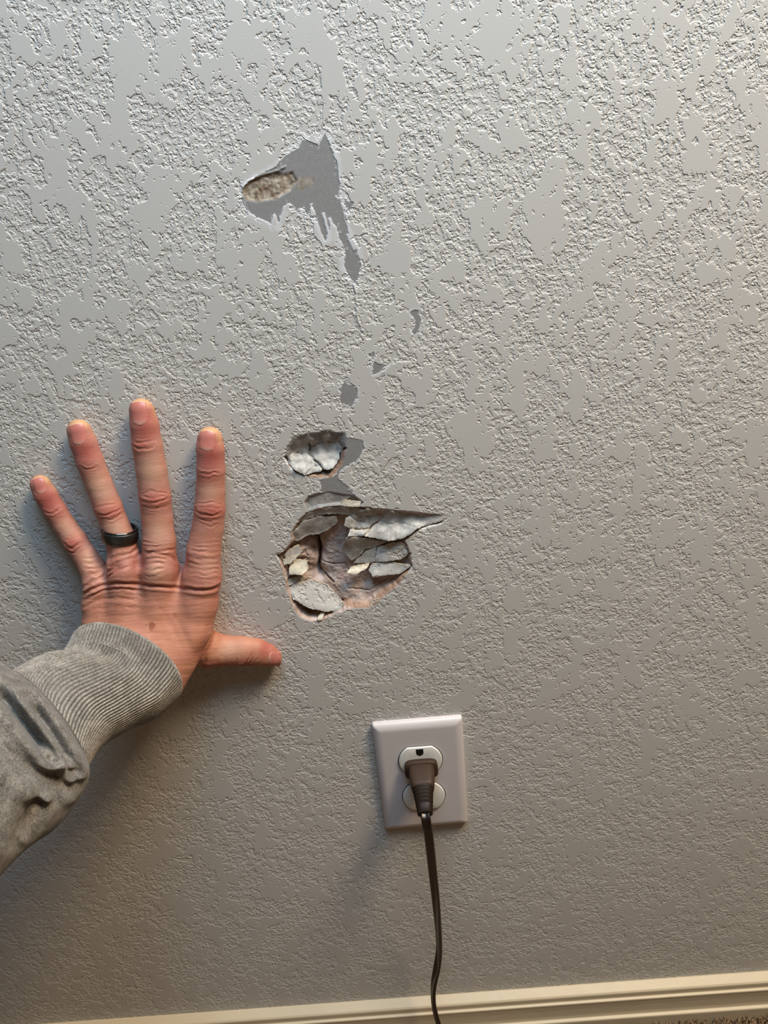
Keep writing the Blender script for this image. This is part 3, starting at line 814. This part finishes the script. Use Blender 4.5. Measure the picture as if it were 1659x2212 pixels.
face_cam = sstep(.05, .45, -(NN*((VV-CAM)/np.linalg.norm(VV-CAM, axis=1)[:, None])).sum(1))
disp = np.zeros(nv); shade = np.zeros(nv)
wx = 12*fbm(ZX/55, ZY/55, seed=31); wy = 12*fbm(ZX/45, ZY/45, seed=37, octv=3); amp_ = np.clip(.75+.9*fbm(ZX/38, ZY/30, seed=39, octv=2), .15, 1.4)
def crease(pl, wdt, dep, ridge=.5, keep=False):
    global disp, shade
    # smooth the polyline, taper at its ends
    pp = catmull([(*p,) for p in pl], 5); pp = [tuple(p) for p in pp]
    d = line_d(ZX+wx*(.4 if keep else 1), ZY+wy*(.4 if keep else 1), pp); (x0, y0), (x1, y1) = pp[0], pp[-1]
    L = math.hypot(x1-x0, y1-y0)
    e = np.minimum(np.hypot(ZX-x0, ZY-y0), np.hypot(ZX-x1, ZY-y1))
    tp = sstep(0, min(25, L*.25), e)
    tp = tp*(1 if keep else amp_)
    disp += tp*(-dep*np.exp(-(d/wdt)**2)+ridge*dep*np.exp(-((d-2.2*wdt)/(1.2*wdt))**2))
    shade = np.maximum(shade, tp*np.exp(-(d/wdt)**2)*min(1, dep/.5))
def blob(x, y, rx, ry, dep, ang=0):
    global disp
    c, s = math.cos(math.radians(ang)), math.sin(math.radians(ang)); a = (ZX-x)*c+(ZY-y)*s; b = -(ZX-x)*s+(ZY-y)*c
    disp += dep*np.exp(-(a/rx)**2-(b/ry)**2)
CR = [ # finger joint creases: points, width, depth mm
 ([(1038,535),(1095,552),(1158,538)],6,.40),([(1045,512),(1095,525),(1150,512)],5,.22),([(1050,560),(1100,574),(1150,562)],5,.18),
 ([(1018,748),(1060,772),(1110,786),(1170,772)],6,.50),([(1030,722),(1100,706),(1172,730)],5,.30),([(1040,740),(1105,735),(1160,750)],4,.22),([(1032,792),(1095,820),(1160,805)],5,.35),([(1040,820),(1095,848),(1165,832)],5,.22),
 ([(662,378),(710,402),(778,380)],6,.45),([(668,358),(720,366),(772,352)],5,.20),([(672,338),(720,345),(772,333)],4,.14),
 ([(698,690),(740,704),(800,708),(868,684)],6,.50),([(708,722),(770,746),(868,728)],6,.38),([(704,665),(780,645),(868,660)],5,.26),([(712,745),(780,765),(860,750)],4,.18),([(700,676),(780,676),(865,672)],4,.2),
 ([(358,505),(395,522),(450,502)],6,.38),([(362,525),(400,538),(452,520)],4,.2),([(350,480),(392,494),(440,478)],4,.14),
 ([(448,768),(500,780),(560,765),(598,742)],6,.50),([(462,800),(530,812),(606,772)],6,.34),([(438,745),(500,725),(585,708)],5,.26),([(470,820),(540,830),(605,798)],4,.2),
 ([(150,768),(192,775),(238,748)],6,.38),([(158,785),(200,795),(245,768)],4,.2),
 ([(262,938),(305,970),(352,945)],6,.5),([(275,975),(318,995),(360,968)],5,.36),([(255,915),(300,920),(345,905)],5,.25),
 # folds behind the knuckles
 ([(378,1240),(450,1200),(540,1180),(620,1178),(750,1190),(850,1198),(950,1205),(1040,1218),(1110,1215),(1165,1195)],9,1.21),
 ([(378,1275),(440,1240),(520,1215),(640,1212),(720,1222)],8,.6),([(382,1310),(450,1280),(560,1268),(680,1275)],8,.42),([(385,1345),(480,1322),(620,1316),(720,1325)],8,.28),
 ([(382,1200),(430,1168),(490,1130),(540,1085)],9,.85),([(380,1160),(420,1125),(470,1105)],8,.55),([(450,1180),(510,1145),(560,1110)],7,.5),
 ([(515,1040),(590,1020),(660,1000),(698,955)],7,.75),([(530,1075),(600,1050),(680,1020)],7,.45),([(560,1110),(610,1090),(650,1080)],6,.4),
 ([(700,985),(760,1002),(840,992),(905,985)],7,.55),([(706,960),(790,962),(890,950)],5,.3),([(706,935),(800,940),(895,928)],5,.24),([(715,1010),(790,1010),(860,1025),(915,1050)],8,.65),
 ([(735,1040),(800,1035),(870,1045)],6,.4),([(738,1070),(800,1062),(850,1070)],6,.38),([(735,1100),(790,1100),(850,1085)],6,.36),([(725,1130),(780,1140),(830,1120)],6,.32),
 ([(985,985),(1060,1000),(1165,992)],6,.4),([(968,1015),(1060,1035),(1165,1028)],7,.5),([(966,1050),(1060,1068),(1168,1058)],7,.5),([(975,1085),(1070,1098),(1168,1090)],7,.45),
 ([(985,1115),(1080,1128),(1168,1118)],6,.4),([(995,1140),(1080,1155),(1165,1145)],6,.32),([(1000,960),(1080,972),(1170,962)],5,.25),([(1005,935),(1080,946),(1172,935)],5,.2),
 ([(380,1060),(430,1062),(480,1050)],6,.3),([(360,1030),(410,1035),(455,1022)],5,.24),([(385,1090),(430,1090),(500,1070)],6,.4),
 # thumb
 ([(1272,1672),(1300,1650),(1330,1610),(1352,1570)],6,.5),([(1300,1668),(1335,1640),(1362,1605)],5,.35),([(1345,1665),(1370,1635),(1392,1600)],5,.25),
 ([(1180,1668),(1195,1640),(1200,1610)],7,.22),([(1215,1668),(1225,1645),(1228,1620)],6,.22),([(1250,1668),(1258,1650),(1262,1625)],6,.22),([(1130,1690),(1150,1650),(1152,1620)],8,.22),
 ([(1140,1440),(1125,1500),(1100,1560),(1085,1620),(1060,1680)],12,.9),
]
for pl, wdt, dep in CR:
    ib = min(q[0] for q in pl) > 955 and 925 < pl[0][1] < 1160
    crease(pl, wdt*(1.3 if ib else 1), dep*(.55 if ib else .85), keep=dep > 1.2)
# hollows and swellings
for a in [(560,1095,38,30,-1.6,-30),(700,1075,34,40,-1.7,0),(945,1055,30,60,-1.9,-15),(520,1010,20,50,-1.0,0),(610,1135,50,40,.9,0),(800,1110,60,60,1.0,0),(1075,1100,70,80,.8,0),(450,1150,40,30,.7,-20),
          (1040,1500,70,110,.9,25),(960,1600,60,120,1.2,30),(1108,745,70,45,.7,0),(785,690,75,45,.7,0),(525,765,62,40,.7,-15),(315,955,50,35,.6,-25),
          (880,1420,200,22,-.3,60),(960,1480,150,22,-.4,65)]: blob(*a)
# skin drag lines across the back of the hand
wv = fbm(ZX/160, ZY/14+ZX/240, seed=41, octv=3)
back = sstep(1180, 1300, ZY)*sstep(1250, 1150, ZX)
disp += wv*(.05+.14*back)
tendon = np.sin((ZX-ZY*.05)/46.)*.12*sstep(1200, 1300, ZY)*sstep(1600, 1450, ZY)
disp += tendon
disp *= 1.0
touch = sstep(-.0005, -.0022, VV[:, 1]-0)      # keep the flat contact side flat
VV2 = VV+NN*(disp*face_cam*touch/1000)[:, None]
VV2[:, 1] = np.minimum(VV2[:, 1], -.0003)
hm.vertices.foreach_set('co', (VV2-PLOC).ravel()); hm.update()
hm.polygons.foreach_set('use_smooth', [True]*len(hm.polygons))
hand = bpy.data.objects.new('body', hm); COL.objects.link(hand); hand.parent = person; hm.name = 'body'
# colour of the skin: redness, pale pressed pads, age spots
def G(x, y, rx, ry=None, ang=0):
    ry = ry or rx; c, s = math.cos(math.radians(ang)), math.sin(math.radians(ang)); a = (ZX-x)*c+(ZY-y)*s; b = -(ZX-x)*s+(ZY-y)*c
    return np.exp(-(a/rx)**2-(b/ry)**2)
red = np.zeros(nv)
for a in [(1110,430,90,130,0,.9),(725,260,85,120,0,.85),(372,400,80,120,-20,.85),(170,690,80,130,-30,.9),(1440,1560,60,70,0,.75),(1110,760,85,55,0,.75),(788,690,90,60,0,.62),
          (520,765,75,55,0,.65),(310,950,55,50,-25,.7),(712,375,70,40,0,.6),(400,510,60,40,0,.5),(205,770,60,45,0,.5),(1060,1120,100,120,0,.3),(700,1060,60,80,0,.45),(930,1040,50,90,0,.45),(560,1090,60,70,0,.4),
          (1100,560,90,60,0,.6),(1320,1640,70,40,0,.5),(1180,1650,90,30,0,.45),(1160,1200,40,200,0,.35),(1050,1560,40,90,20,.3)]:
    red = np.maximum(red, a[5]*G(a[0], a[1], a[2], a[3], a[4]))
yel = np.zeros(nv)
for x, y, r, ang in [(1110,290,85,0),(725,125,88,0),(368,245,88,0),(160,575,75,0)]:
    yel = np.maximum(yel, np.exp(-(((ZY-y)/26)**2)-((ZX-x)/r)**4))
for (x, y, rx, ry, an) in [(1165,330,18,60,-8),(785,160,18,60,-15),(430,280,16,55,-22),(205,610,16,45,-30),(1525,1590,14,30,0)]:
    yel = np.maximum(yel, G(x, y, rx, ry, an)*.7)
pale = np.zeros(nv)
for x, y, rx, ry, an in [(765,530,75,100,0),(1110,640,60,60,0),(460,620,60,100,-18),(560,850,60,50,0),(270,860,40,60,-30),(1220,1570,80,50,0),(805,880,60,60,0),(400,1040,40,60,-30),(790,1110,50,50,0),(1090,1080,70,60,0)]:
    pale = np.maximum(pale, G(x, y, rx, ry, an)*.75)
spot = np.zeros(nv)
ragged = 6*fbm(ZX/9, ZY/9, seed=55)
for x, y, r, k in [(772,1422,26,.75),(738,1418,9,.5),(765,1445,14,.5),(905,1364,20,.4),(670,1080,4,1.),(820,1318,8,.5),(785,1308,6,.35),(1018,1335,6,.4),(610,1330,5,.35),(1040,1192,5,.6),(1065,1194,4,.6),(560,1322,7,.3),(500,1300,6,.3),(930,1245,8,.25),(1036,548,3,.6),(450,1375,6,.5),(1085,1420,10,.3)]:
    spot = np.maximum(spot, k*sstep(r, r*.5, np.hypot(ZX-x, ZY-y)+ragged*min(1, r/14)))
# hm attributes
fattr(hand, 'red', np.clip(red+.12*fbm(ZX/30, ZY/30, seed=61, octv=4), 0, 1)); fattr(hand, 'yellow', yel); fattr(hand, 'pale', pale); fattr(hand, 'spot', spot)
fattr(hand, 'crease_shade', shade*face_cam); fattr(hand, 'warm_light_tone', sstep(1050, 1500, ZY))
def mat_skin():
    m = NT('skin')
    vn = m.noise(m.coords(), 90, 5, .65)
    c = m.mix(m.attr('warm_light_tone').outputs['Fac'], srgb(190, 138, 124), srgb(196, 136, 108))  # more orange down the hand: skin tone plus painted warm light
    c = m.mix(m.smooth(vn, .3, .7), c, srgb(186, 126, 104))
    c = m.mix(m.attr('pale').outputs['Fac'], c, srgb(206, 164, 140))
    c = m.mix(m.attr('red').outputs['Fac'], c, srgb(172, 86, 78))
    c = m.mix(m.attr('yellow').outputs['Fac'], c, srgb(200, 154, 112))
    c = m.mix(m.attr('spot').outputs['Fac'], c, srgb(136, 72, 46))
    c = m.mix(m.math('MULTIPLY', m.attr('crease_shade').outputs['Fac'], .30), c, srgb(150, 78, 62))  # shade painted into the creases as a darker red
    c = m.mix(.08, c, srgb(70, 30, 20))
    m.base(c); m.rough(.50, .38)
    m.b.inputs['Subsurface Weight'].default_value = .22
    m.b.inputs['Subsurface Radius'].default_value = (1.0, .35, .18)
    m.b.inputs['Subsurface Scale'].default_value = .004
    v = m.t.nodes.new('ShaderNodeTexVoronoi'); v.feature = 'DISTANCE_TO_EDGE'; v.inputs['Scale'].default_value = 900
    m.l(m.coords((1, 1, 1.6)), v.inputs['Vector'])
    ed = m.smooth(v.outputs['Distance'], 0, .12)
    ln = m.noise(m.coords((.25, .6, 1.9)), 420, 4, .65)
    h = m.math('ADD', m.math('MULTIPLY', ed, .25), m.math('MULTIPLY', ln, .9))
    m.nrm(m.bump(h, .00035, .55))
    return m.m
M_SKIN = mat_skin(); hm.materials.append(M_SKIN)

# fingernails: curved plates seated on the finger ends
nm = NT('fingernail')
nv_ = nm.noise(nm.coords(), 60, 2, .5)
tipf = nm.attr('tip').outputs['Fac']
c = nm.mix(nv_, srgb(186, 118, 106), srgb(176, 106, 97)); c = nm.mix(nm.smooth(tipf, .55, .0), c, srgb(196, 108, 98)) if False else c
c = nm.mix(nm.smooth(tipf, .0, .30), srgb(196, 146, 134), c); c = nm.mix(nm.smooth(tipf, .93, .97), c, srgb(200, 160, 124))
nm.base(c); nm.rough(.38, .4); nm.b.inputs['Subsurface Weight'].default_value = .1; nm.b.inputs['Subsurface Scale'].default_value = .002
def sdf_at(P):
    q = (P-lo_)/vx_-0; i = np.clip(np.floor(q).astype(int), 0, np.array(D_.shape)-2); f = q-i; o = 0
    for dx in (0, 1):
        for dy in (0, 1):
            for dz in (0, 1):
                w_ = (f[..., 0] if dx else 1-f[..., 0])*(f[..., 1] if dy else 1-f[..., 1])*(f[..., 2] if dz else 1-f[..., 2])
                o = o+w_*D_[i[..., 0]+dx, i[..., 1]+dy, i[..., 2]+dz]
    return o
def nail(zbase, ztip, hwz, roll, arc=1.0, label=None):
    """zbase, ztip: middle of the cuticle and of the free edge in notes px"""
    nu, nn = 25, 23; b = np.array(zbase, float); t = np.array(ztip, float)
    ax = t-b; L = np.linalg.norm(ax); ax /= L; lt = np.array([-ax[1], ax[0]])
    if lt[0] < 0: lt = -lt
    u = np.linspace(-1, 1, nu); v = np.linspace(0, 1, nn); U, Vv = np.meshgrid(u, v)
    # outline: rounded cuticle end, slightly rounded free edge
    wv_ = hwz*(np.minimum(1, np.sqrt(np.clip(1-(1-np.clip(Vv/.38, 0, 1))**2.4, 0, 1))*.97+.03))*(1-.10*sstep(.75, 1, Vv))
    cx = b[0]+ax[0]*L*(Vv-.07*(U**2)*Vv)+lt[0]*wv_*U; cy = b[1]+ax[1]*L*(Vv-.07*(U**2)*Vv)+lt[1]*wv_*U
    px, py = z1(cx, cy)
    # march every point from the camera to the finger surface
    A = unp(px, py, .028); B = unp(px, py, .0); T0 = np.zeros(px.shape); hit = np.full(px.shape, np.nan); prev = sdf_at(A)
    for k in range(1, 120):
        tt = k/119; P = A+(B-A)*tt; s = sdf_at(P); m = (s < 0) & np.isnan(hit); hit[m] = tt; prev = s
    med = np.nanmedian(hit[:, nu//2]); lim = .0045/np.linalg.norm(B-A, axis=-1)
    hit = np.where(np.isnan(hit), med+lim, hit); hit = np.minimum(hit, med+lim)
    P = A+(B-A)*hit[..., None]
    e = np.maximum(np.abs(U), 1-Vv*1.0*6); lift = .00030*(1-sstep(.75, 1.0, np.abs(U)))*sstep(0, .12, Vv)+.00012
    # smooth
    for _ in range(4):
        Q = P.copy(); Q[1:-1, 1:-1] = (P[:-2, 1:-1]+P[2:, 1:-1]+P[1:-1, :-2]+P[1:-1, 2:])/4; P = Q
    dirc = (CAM-P); dirc /= np.linalg.norm(dirc, axis=-1)[..., None]
    P = P+dirc*lift[..., None]
    N = nu*nn; Vt = np.concatenate([P.reshape(-1, 3), (P-dirc*.0006).reshape(-1, 3)])-PLOC
    Fc = grid_faces(nu, nn); Fb = [tuple(q+N for q in f[::-1]) for f in Fc]
    rim = [i for i in range(nu)]+[j*nu+nu-1 for j in range(1, nn)]+[(nn-1)*nu+i for i in range(nu-2, -1, -1)]+[j*nu for j in range(nn-2, 0, -1)]
    Fr = [(rim[i], rim[(i+1) % len(rim)], rim[(i+1) % len(rim)]+N, rim[i]+N) for i in range(len(rim))]
    o = mesh_obj('fingernail', Vt, Fc+Fb+Fr, nm.m, person)
    bm = bmesh.new(); bm.from_mesh(o.data); bmesh.ops.recalc_face_normals(bm, faces=bm.faces); bm.to_mesh(o.data); bm.free()
    fattr(o, 'tip', np.concatenate([Vv.ravel(), Vv.ravel()]))
    return o
nail((1085,416),(1094,290),46,0); nail((702,266),(690,120),49,0); nail((352,380),(332,250),46,0); nail((136,660),(108,562),36,0); nail((1442,1610),(1522,1618),42,0)

# ring on the ring finger (rests on the finger, separate thing)
def ring_obj():
    c = np.array(unp(*z1(586, 893), .0125)); a = np.array(unp(*z1(618, 1010), .0145)); b = np.array(unp(*z1(556, 790), .0105))
    ax = b-a; ax /= np.linalg.norm(ax); n = np.array([0, -1., 0]); n -= ax*(n@ax); n /= np.linalg.norm(n)
    ax = ax*.97+n*.10+np.array([.24, 0, 0]); ax /= np.linalg.norm(ax); n -= ax*(n@ax); n /= np.linalg.norm(n); l = np.cross(ax, n)
    R = .0113; K = 96
    root = empty('finger_ring', 'dark gunmetal band ring with polished stepped edges worn on the ring finger', 'ring', tuple(c))
    def lathe(name, prof, mat, par):
        V = []; m = len(prof)
        for r_, z_ in prof:
            for i in range(K):
                t = 2*math.pi*i/K; V.append(l*r_*math.cos(t)*1.04+n*r_*math.sin(t)*.93+ax*z_)
        F_ = []
        for j in range(m):
            for i in range(K): F_.append((j*K+i, j*K+(i+1) % K, ((j+1) % m)*K+(i+1) % K, ((j+1) % m)*K+i))
        o = mesh_obj(name, V, F_, mat, par)
        bm = bmesh.new(); bm.from_mesh(o.data); bmesh.ops.recalc_face_normals(bm, faces=bm.faces); bm.to_mesh(o.data); bm.free()
        return o
    lathe('band', [(R, -.0030), (R-.0002, -.0032), (R-.0016, -.0032), (R-.0018, -.0030), (R-.0018, .0030), (R-.0016, .0032), (R-.0002, .0032), (R, .0030)], M_RING, root)
    for s in (1, -1):
        lathe('polished_edge', [(R-.0007, .0032*s), (R-.0006, .0040*s), (R-.0010, .0045*s), (R-.0016, .0045*s), (R-.0018, .0040*s), (R-.0018, .0032*s)], M_RINGE, root)
ring_obj()

# ------------------------------------------------------------------ sleeve
def fabric(name, a, b, dirs=False):
    m = NT(name)
    n1 = m.noise(m.coords(), 900, 4, .8); n2 = m.noise(m.coords((1, 1, 1), (3, 1, 2)), 160, 3, .6)
    f = m.math('ADD', m.math('MULTIPLY', n1, .7), m.math('MULTIPLY', n2, .3))
    c = m.mix(m.smooth(f, .36, .64), srgb(*a), srgb(*b))
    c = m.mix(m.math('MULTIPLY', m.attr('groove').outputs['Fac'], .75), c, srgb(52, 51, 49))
    m.base(c); m.rough(.92, .12); m.b.inputs['Sheen Weight'].default_value = .12
    m.nrm(m.bump(m.noise(m.coords(), 1100, 3, .7), .0004, .6))
    return m.m
M_FAB = fabric('grey_marl_fleece', (86, 81, 76), (142, 137, 130))
M_RIB = fabric('grey_marl_rib', (103, 98, 93), (165, 159, 151))
def rings_interp(R, n):
    """R rows: A px (upper-left silhouette), B px (lower-right silhouette), h of the axis (m), depth ratio, tilt toward the hand"""
    return catmull([np.array(r, float) for r in R], n)
def tube(rows, k):
    """rows of (ax,ay,bx,by,h,ratio,lean) -> closed rings; the silhouettes are read off the photo, ring planes lean toward the camera"""
    out = []
    for ax_, ay_, bx_, by_, h, ratio, lean in rows:
        A = unp(ax_, ay_, h); B = unp(bx_, by_, h); C_ = (A+B)/2; lat = (B-A)/2; Lr = np.linalg.norm(lat); lu = lat/Lr
        view = (CAM-C_); view /= np.linalg.norm(view); view -= lu*(view@lu); view /= np.linalg.norm(view)
        fwd = np.cross(view, lu); fwd /= np.linalg.norm(fwd)                # in the picture plane, across the chord, toward the hand
        if fwd@(unp(300, 1300, .02)-C_) < 0: fwd = -fwd
        dn = view*math.cos(math.radians(lean))+fwd*math.sin(math.radians(lean))   # from centre to the near point of the ring
        out.append((C_, lu*Lr, dn*Lr*ratio, -fwd*0+view))
    return out
CU = [(172,1350,382,1508,.044,.80,36),(160,1366,369,1523,.0475,.80,35),(146,1385,352,1540,.052,.80,34),(128,1398,328,1560,.058,.80,31),(104,1402,292,1576,.066,.82,28),
      (76,1414,254,1594,.074,.84,25),(50,1432,216,1612,.083,.86,22),(36,1446,180,1640,.090,.88,19),(30,1452,152,1668,.094,.90,17)]
cuff_rows = rings_interp(CU, 14)
def make_cuff():
    K = 720; rs = tube(cuff_rows, K); nr = len(rs); nrib = 96
    th = 2*np.pi*np.arange(K)/K
    V = []; gr = []
    for j, (C_, a, b, vw) in enumerate(rs):
        q = j/(nr-1)
        flare = 1-.05*math.sin(math.pi*q)
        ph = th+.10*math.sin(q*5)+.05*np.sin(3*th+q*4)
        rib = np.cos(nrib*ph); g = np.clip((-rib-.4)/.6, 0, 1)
        base = C_+np.outer(np.cos(th), a)*flare+np.outer(np.sin(th), b)*flare
        nrm = base-C_; nl = np.linalg.norm(nrm, axis=1)[:, None]; nrm = nrm/nl
        off = .00055*rib+.0020*fbm(np.cos(th)*2.2+5, np.sin(th)*2.2+q*3, seed=71, octv=2)*math.sin(math.pi*min(1, q*1.1))+.0016*math.exp(-((q-.36)/.10)**2)*-np.exp(-((th-2.6)/.7)**2)*2.2
        rim = .0022*math.exp(-(q/.03)**2)
        V.append(base+nrm*(off-rim)[:, None] if np.ndim(off) else base); gr.append(g)
    # inner lining at the opening
    inner = [rs[j][0]+(np.outer(np.cos(th), rs[j][1])+np.outer(np.sin(th), rs[j][2]))*s_ for j, s_ in ((0, .94), (4, .92), (14, .91), (30, .91))]
    allr = inner[::-1]+V; G_ = [np.zeros(K)]*4+gr
    Vt = np.concatenate(allr)-PLOC
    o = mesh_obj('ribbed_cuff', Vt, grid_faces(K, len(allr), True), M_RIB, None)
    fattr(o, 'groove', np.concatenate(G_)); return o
SL = [(30,1452,152,1668,.094,.90,17),(16,1440,158,1680,.098,.92,14),(-6,1438,152,1698,.105,.94,9),(-28,1440,134,1722,.114,.96,3),(-60,1445,104,1750,.126,1.,-3),(-100,1460,58,1778,.142,1.,-8),
      (-165,1490,0,1828,.160,1.,-8),(-270,1540,-100,1930,.18,1.,-8),(-420,1610,-230,2080,.205,1.,-8),(-640,1700,-430,2280,.23,1.,-8)]
def make_sleeve():
    K = 420; rows = rings_interp(SL, 20); rs = tube(rows, K); th = 2*np.pi*np.arange(K)/K; V = []
    for C_, a, b, vw in rs: V.append(C_+np.outer(np.cos(th), a)+np.outer(np.sin(th), b))
    nr = len(V); V = np.array(V); C3 = np.array([r[0] for r in rs]); Nn = V-C3[:, None, :]; Nn /= np.linalg.norm(Nn, axis=2)[..., None]
    px, py, _ = prj(V); front = sstep(.12, .6, ((CAM-V)*Nn).sum(-1)/np.linalg.norm(CAM-V, axis=2))
    zx, zy = px/.2804, (py-1300)/.2804
    wob = 18*fbm(zx/170, zy/170, seed=81, octv=2)
    def fold(pl, wdt, dep, ridge=.45):
        pp = [tuple(p) for p in catmull(pl, 6)]; d = line_d(zx+wob, zy+wob, pp); (x0, y0), (x1, y1) = pp[0], pp[-1]
        e = np.minimum(np.hypot(zx-x0, zy-y0), np.hypot(zx-x1, zy-y1)); tp = sstep(0, 90, e)
        return tp*(-dep*np.exp(-(d/wdt)**2)+ridge*dep*np.exp(-((d-2.1*wdt)/(1.2*wdt))**2))
    dsp = np.zeros(px.shape)
    dsp += fold([(225,760),(290,840),(370,950),(440,1060),(510,1190),(540,1270)], 32, 8)
    dsp += fold([(-150,640),(0,710),(120,850),(220,980),(290,1070),(360,1170)], 38, 10)
    dsp += fold([(-200,960),(-60,1050),(60,1180),(200,1290),(360,1350),(520,1360)], 70, 3.5, .9)
    dsp += fold([(360,1500),(290,1590),(230,1700),(190,1860)], 80, 7, .2)
    dsp += 1.2*fbm(zx/170, zy/130, seed=83, octv=3)
    u = np.arange(nr)[:, None]/(nr-1)
    V2 = V+Nn*((dsp*front*sstep(.0, .035, u))/1000)[..., None]
    cap = np.concatenate([V2.reshape(-1, 3)])-PLOC
    o = mesh_obj('sweatshirt_sleeve', cap, grid_faces(K, nr, True)+[[(nr-1)*K+i for i in range(K)]], M_FAB, person)
    fattr(o, 'groove', np.zeros(len(cap))); return o
slv = make_sleeve(); slv['label'] = 'grey marl fleece sleeve with deep folds'
cuff = make_cuff(); cuff.parent = slv; cuff['label'] = 'ribbed grey cuff pushed up on the wrist'
def seam():
    C_, a, b, vw = tube([cuff_rows[-1]], 4)[0]; K = 360; V = []; k = 8
    for i in range(K):
        t = 2*math.pi*i/K; c = C_+a*math.cos(t)*1.0+b*math.sin(t)*1.0; rn = (c-C_)/np.linalg.norm(c-C_); tn = -a*math.sin(t)+b*math.cos(t); tn /= np.linalg.norm(tn); bn = np.cross(rn, tn)
        r = .0006*(1+.35*math.sin(i*1.05*2))
        for q in range(k): V.append(c+rn*(r*math.cos(2*math.pi*q/k)+.0006)+bn*r*math.sin(2*math.pi*q/k))
    F_ = [(i*k+q, i*k+(q+1) % k, ((i+1) % K)*k+(q+1) % k, ((i+1) % K)*k+q) for i in range(K) for q in range(k)]
    o = mesh_obj('seam', np.array(V)-PLOC, F_, simple('seam_thread', srgb(92, 87, 80), .9), slv); return o
seam()
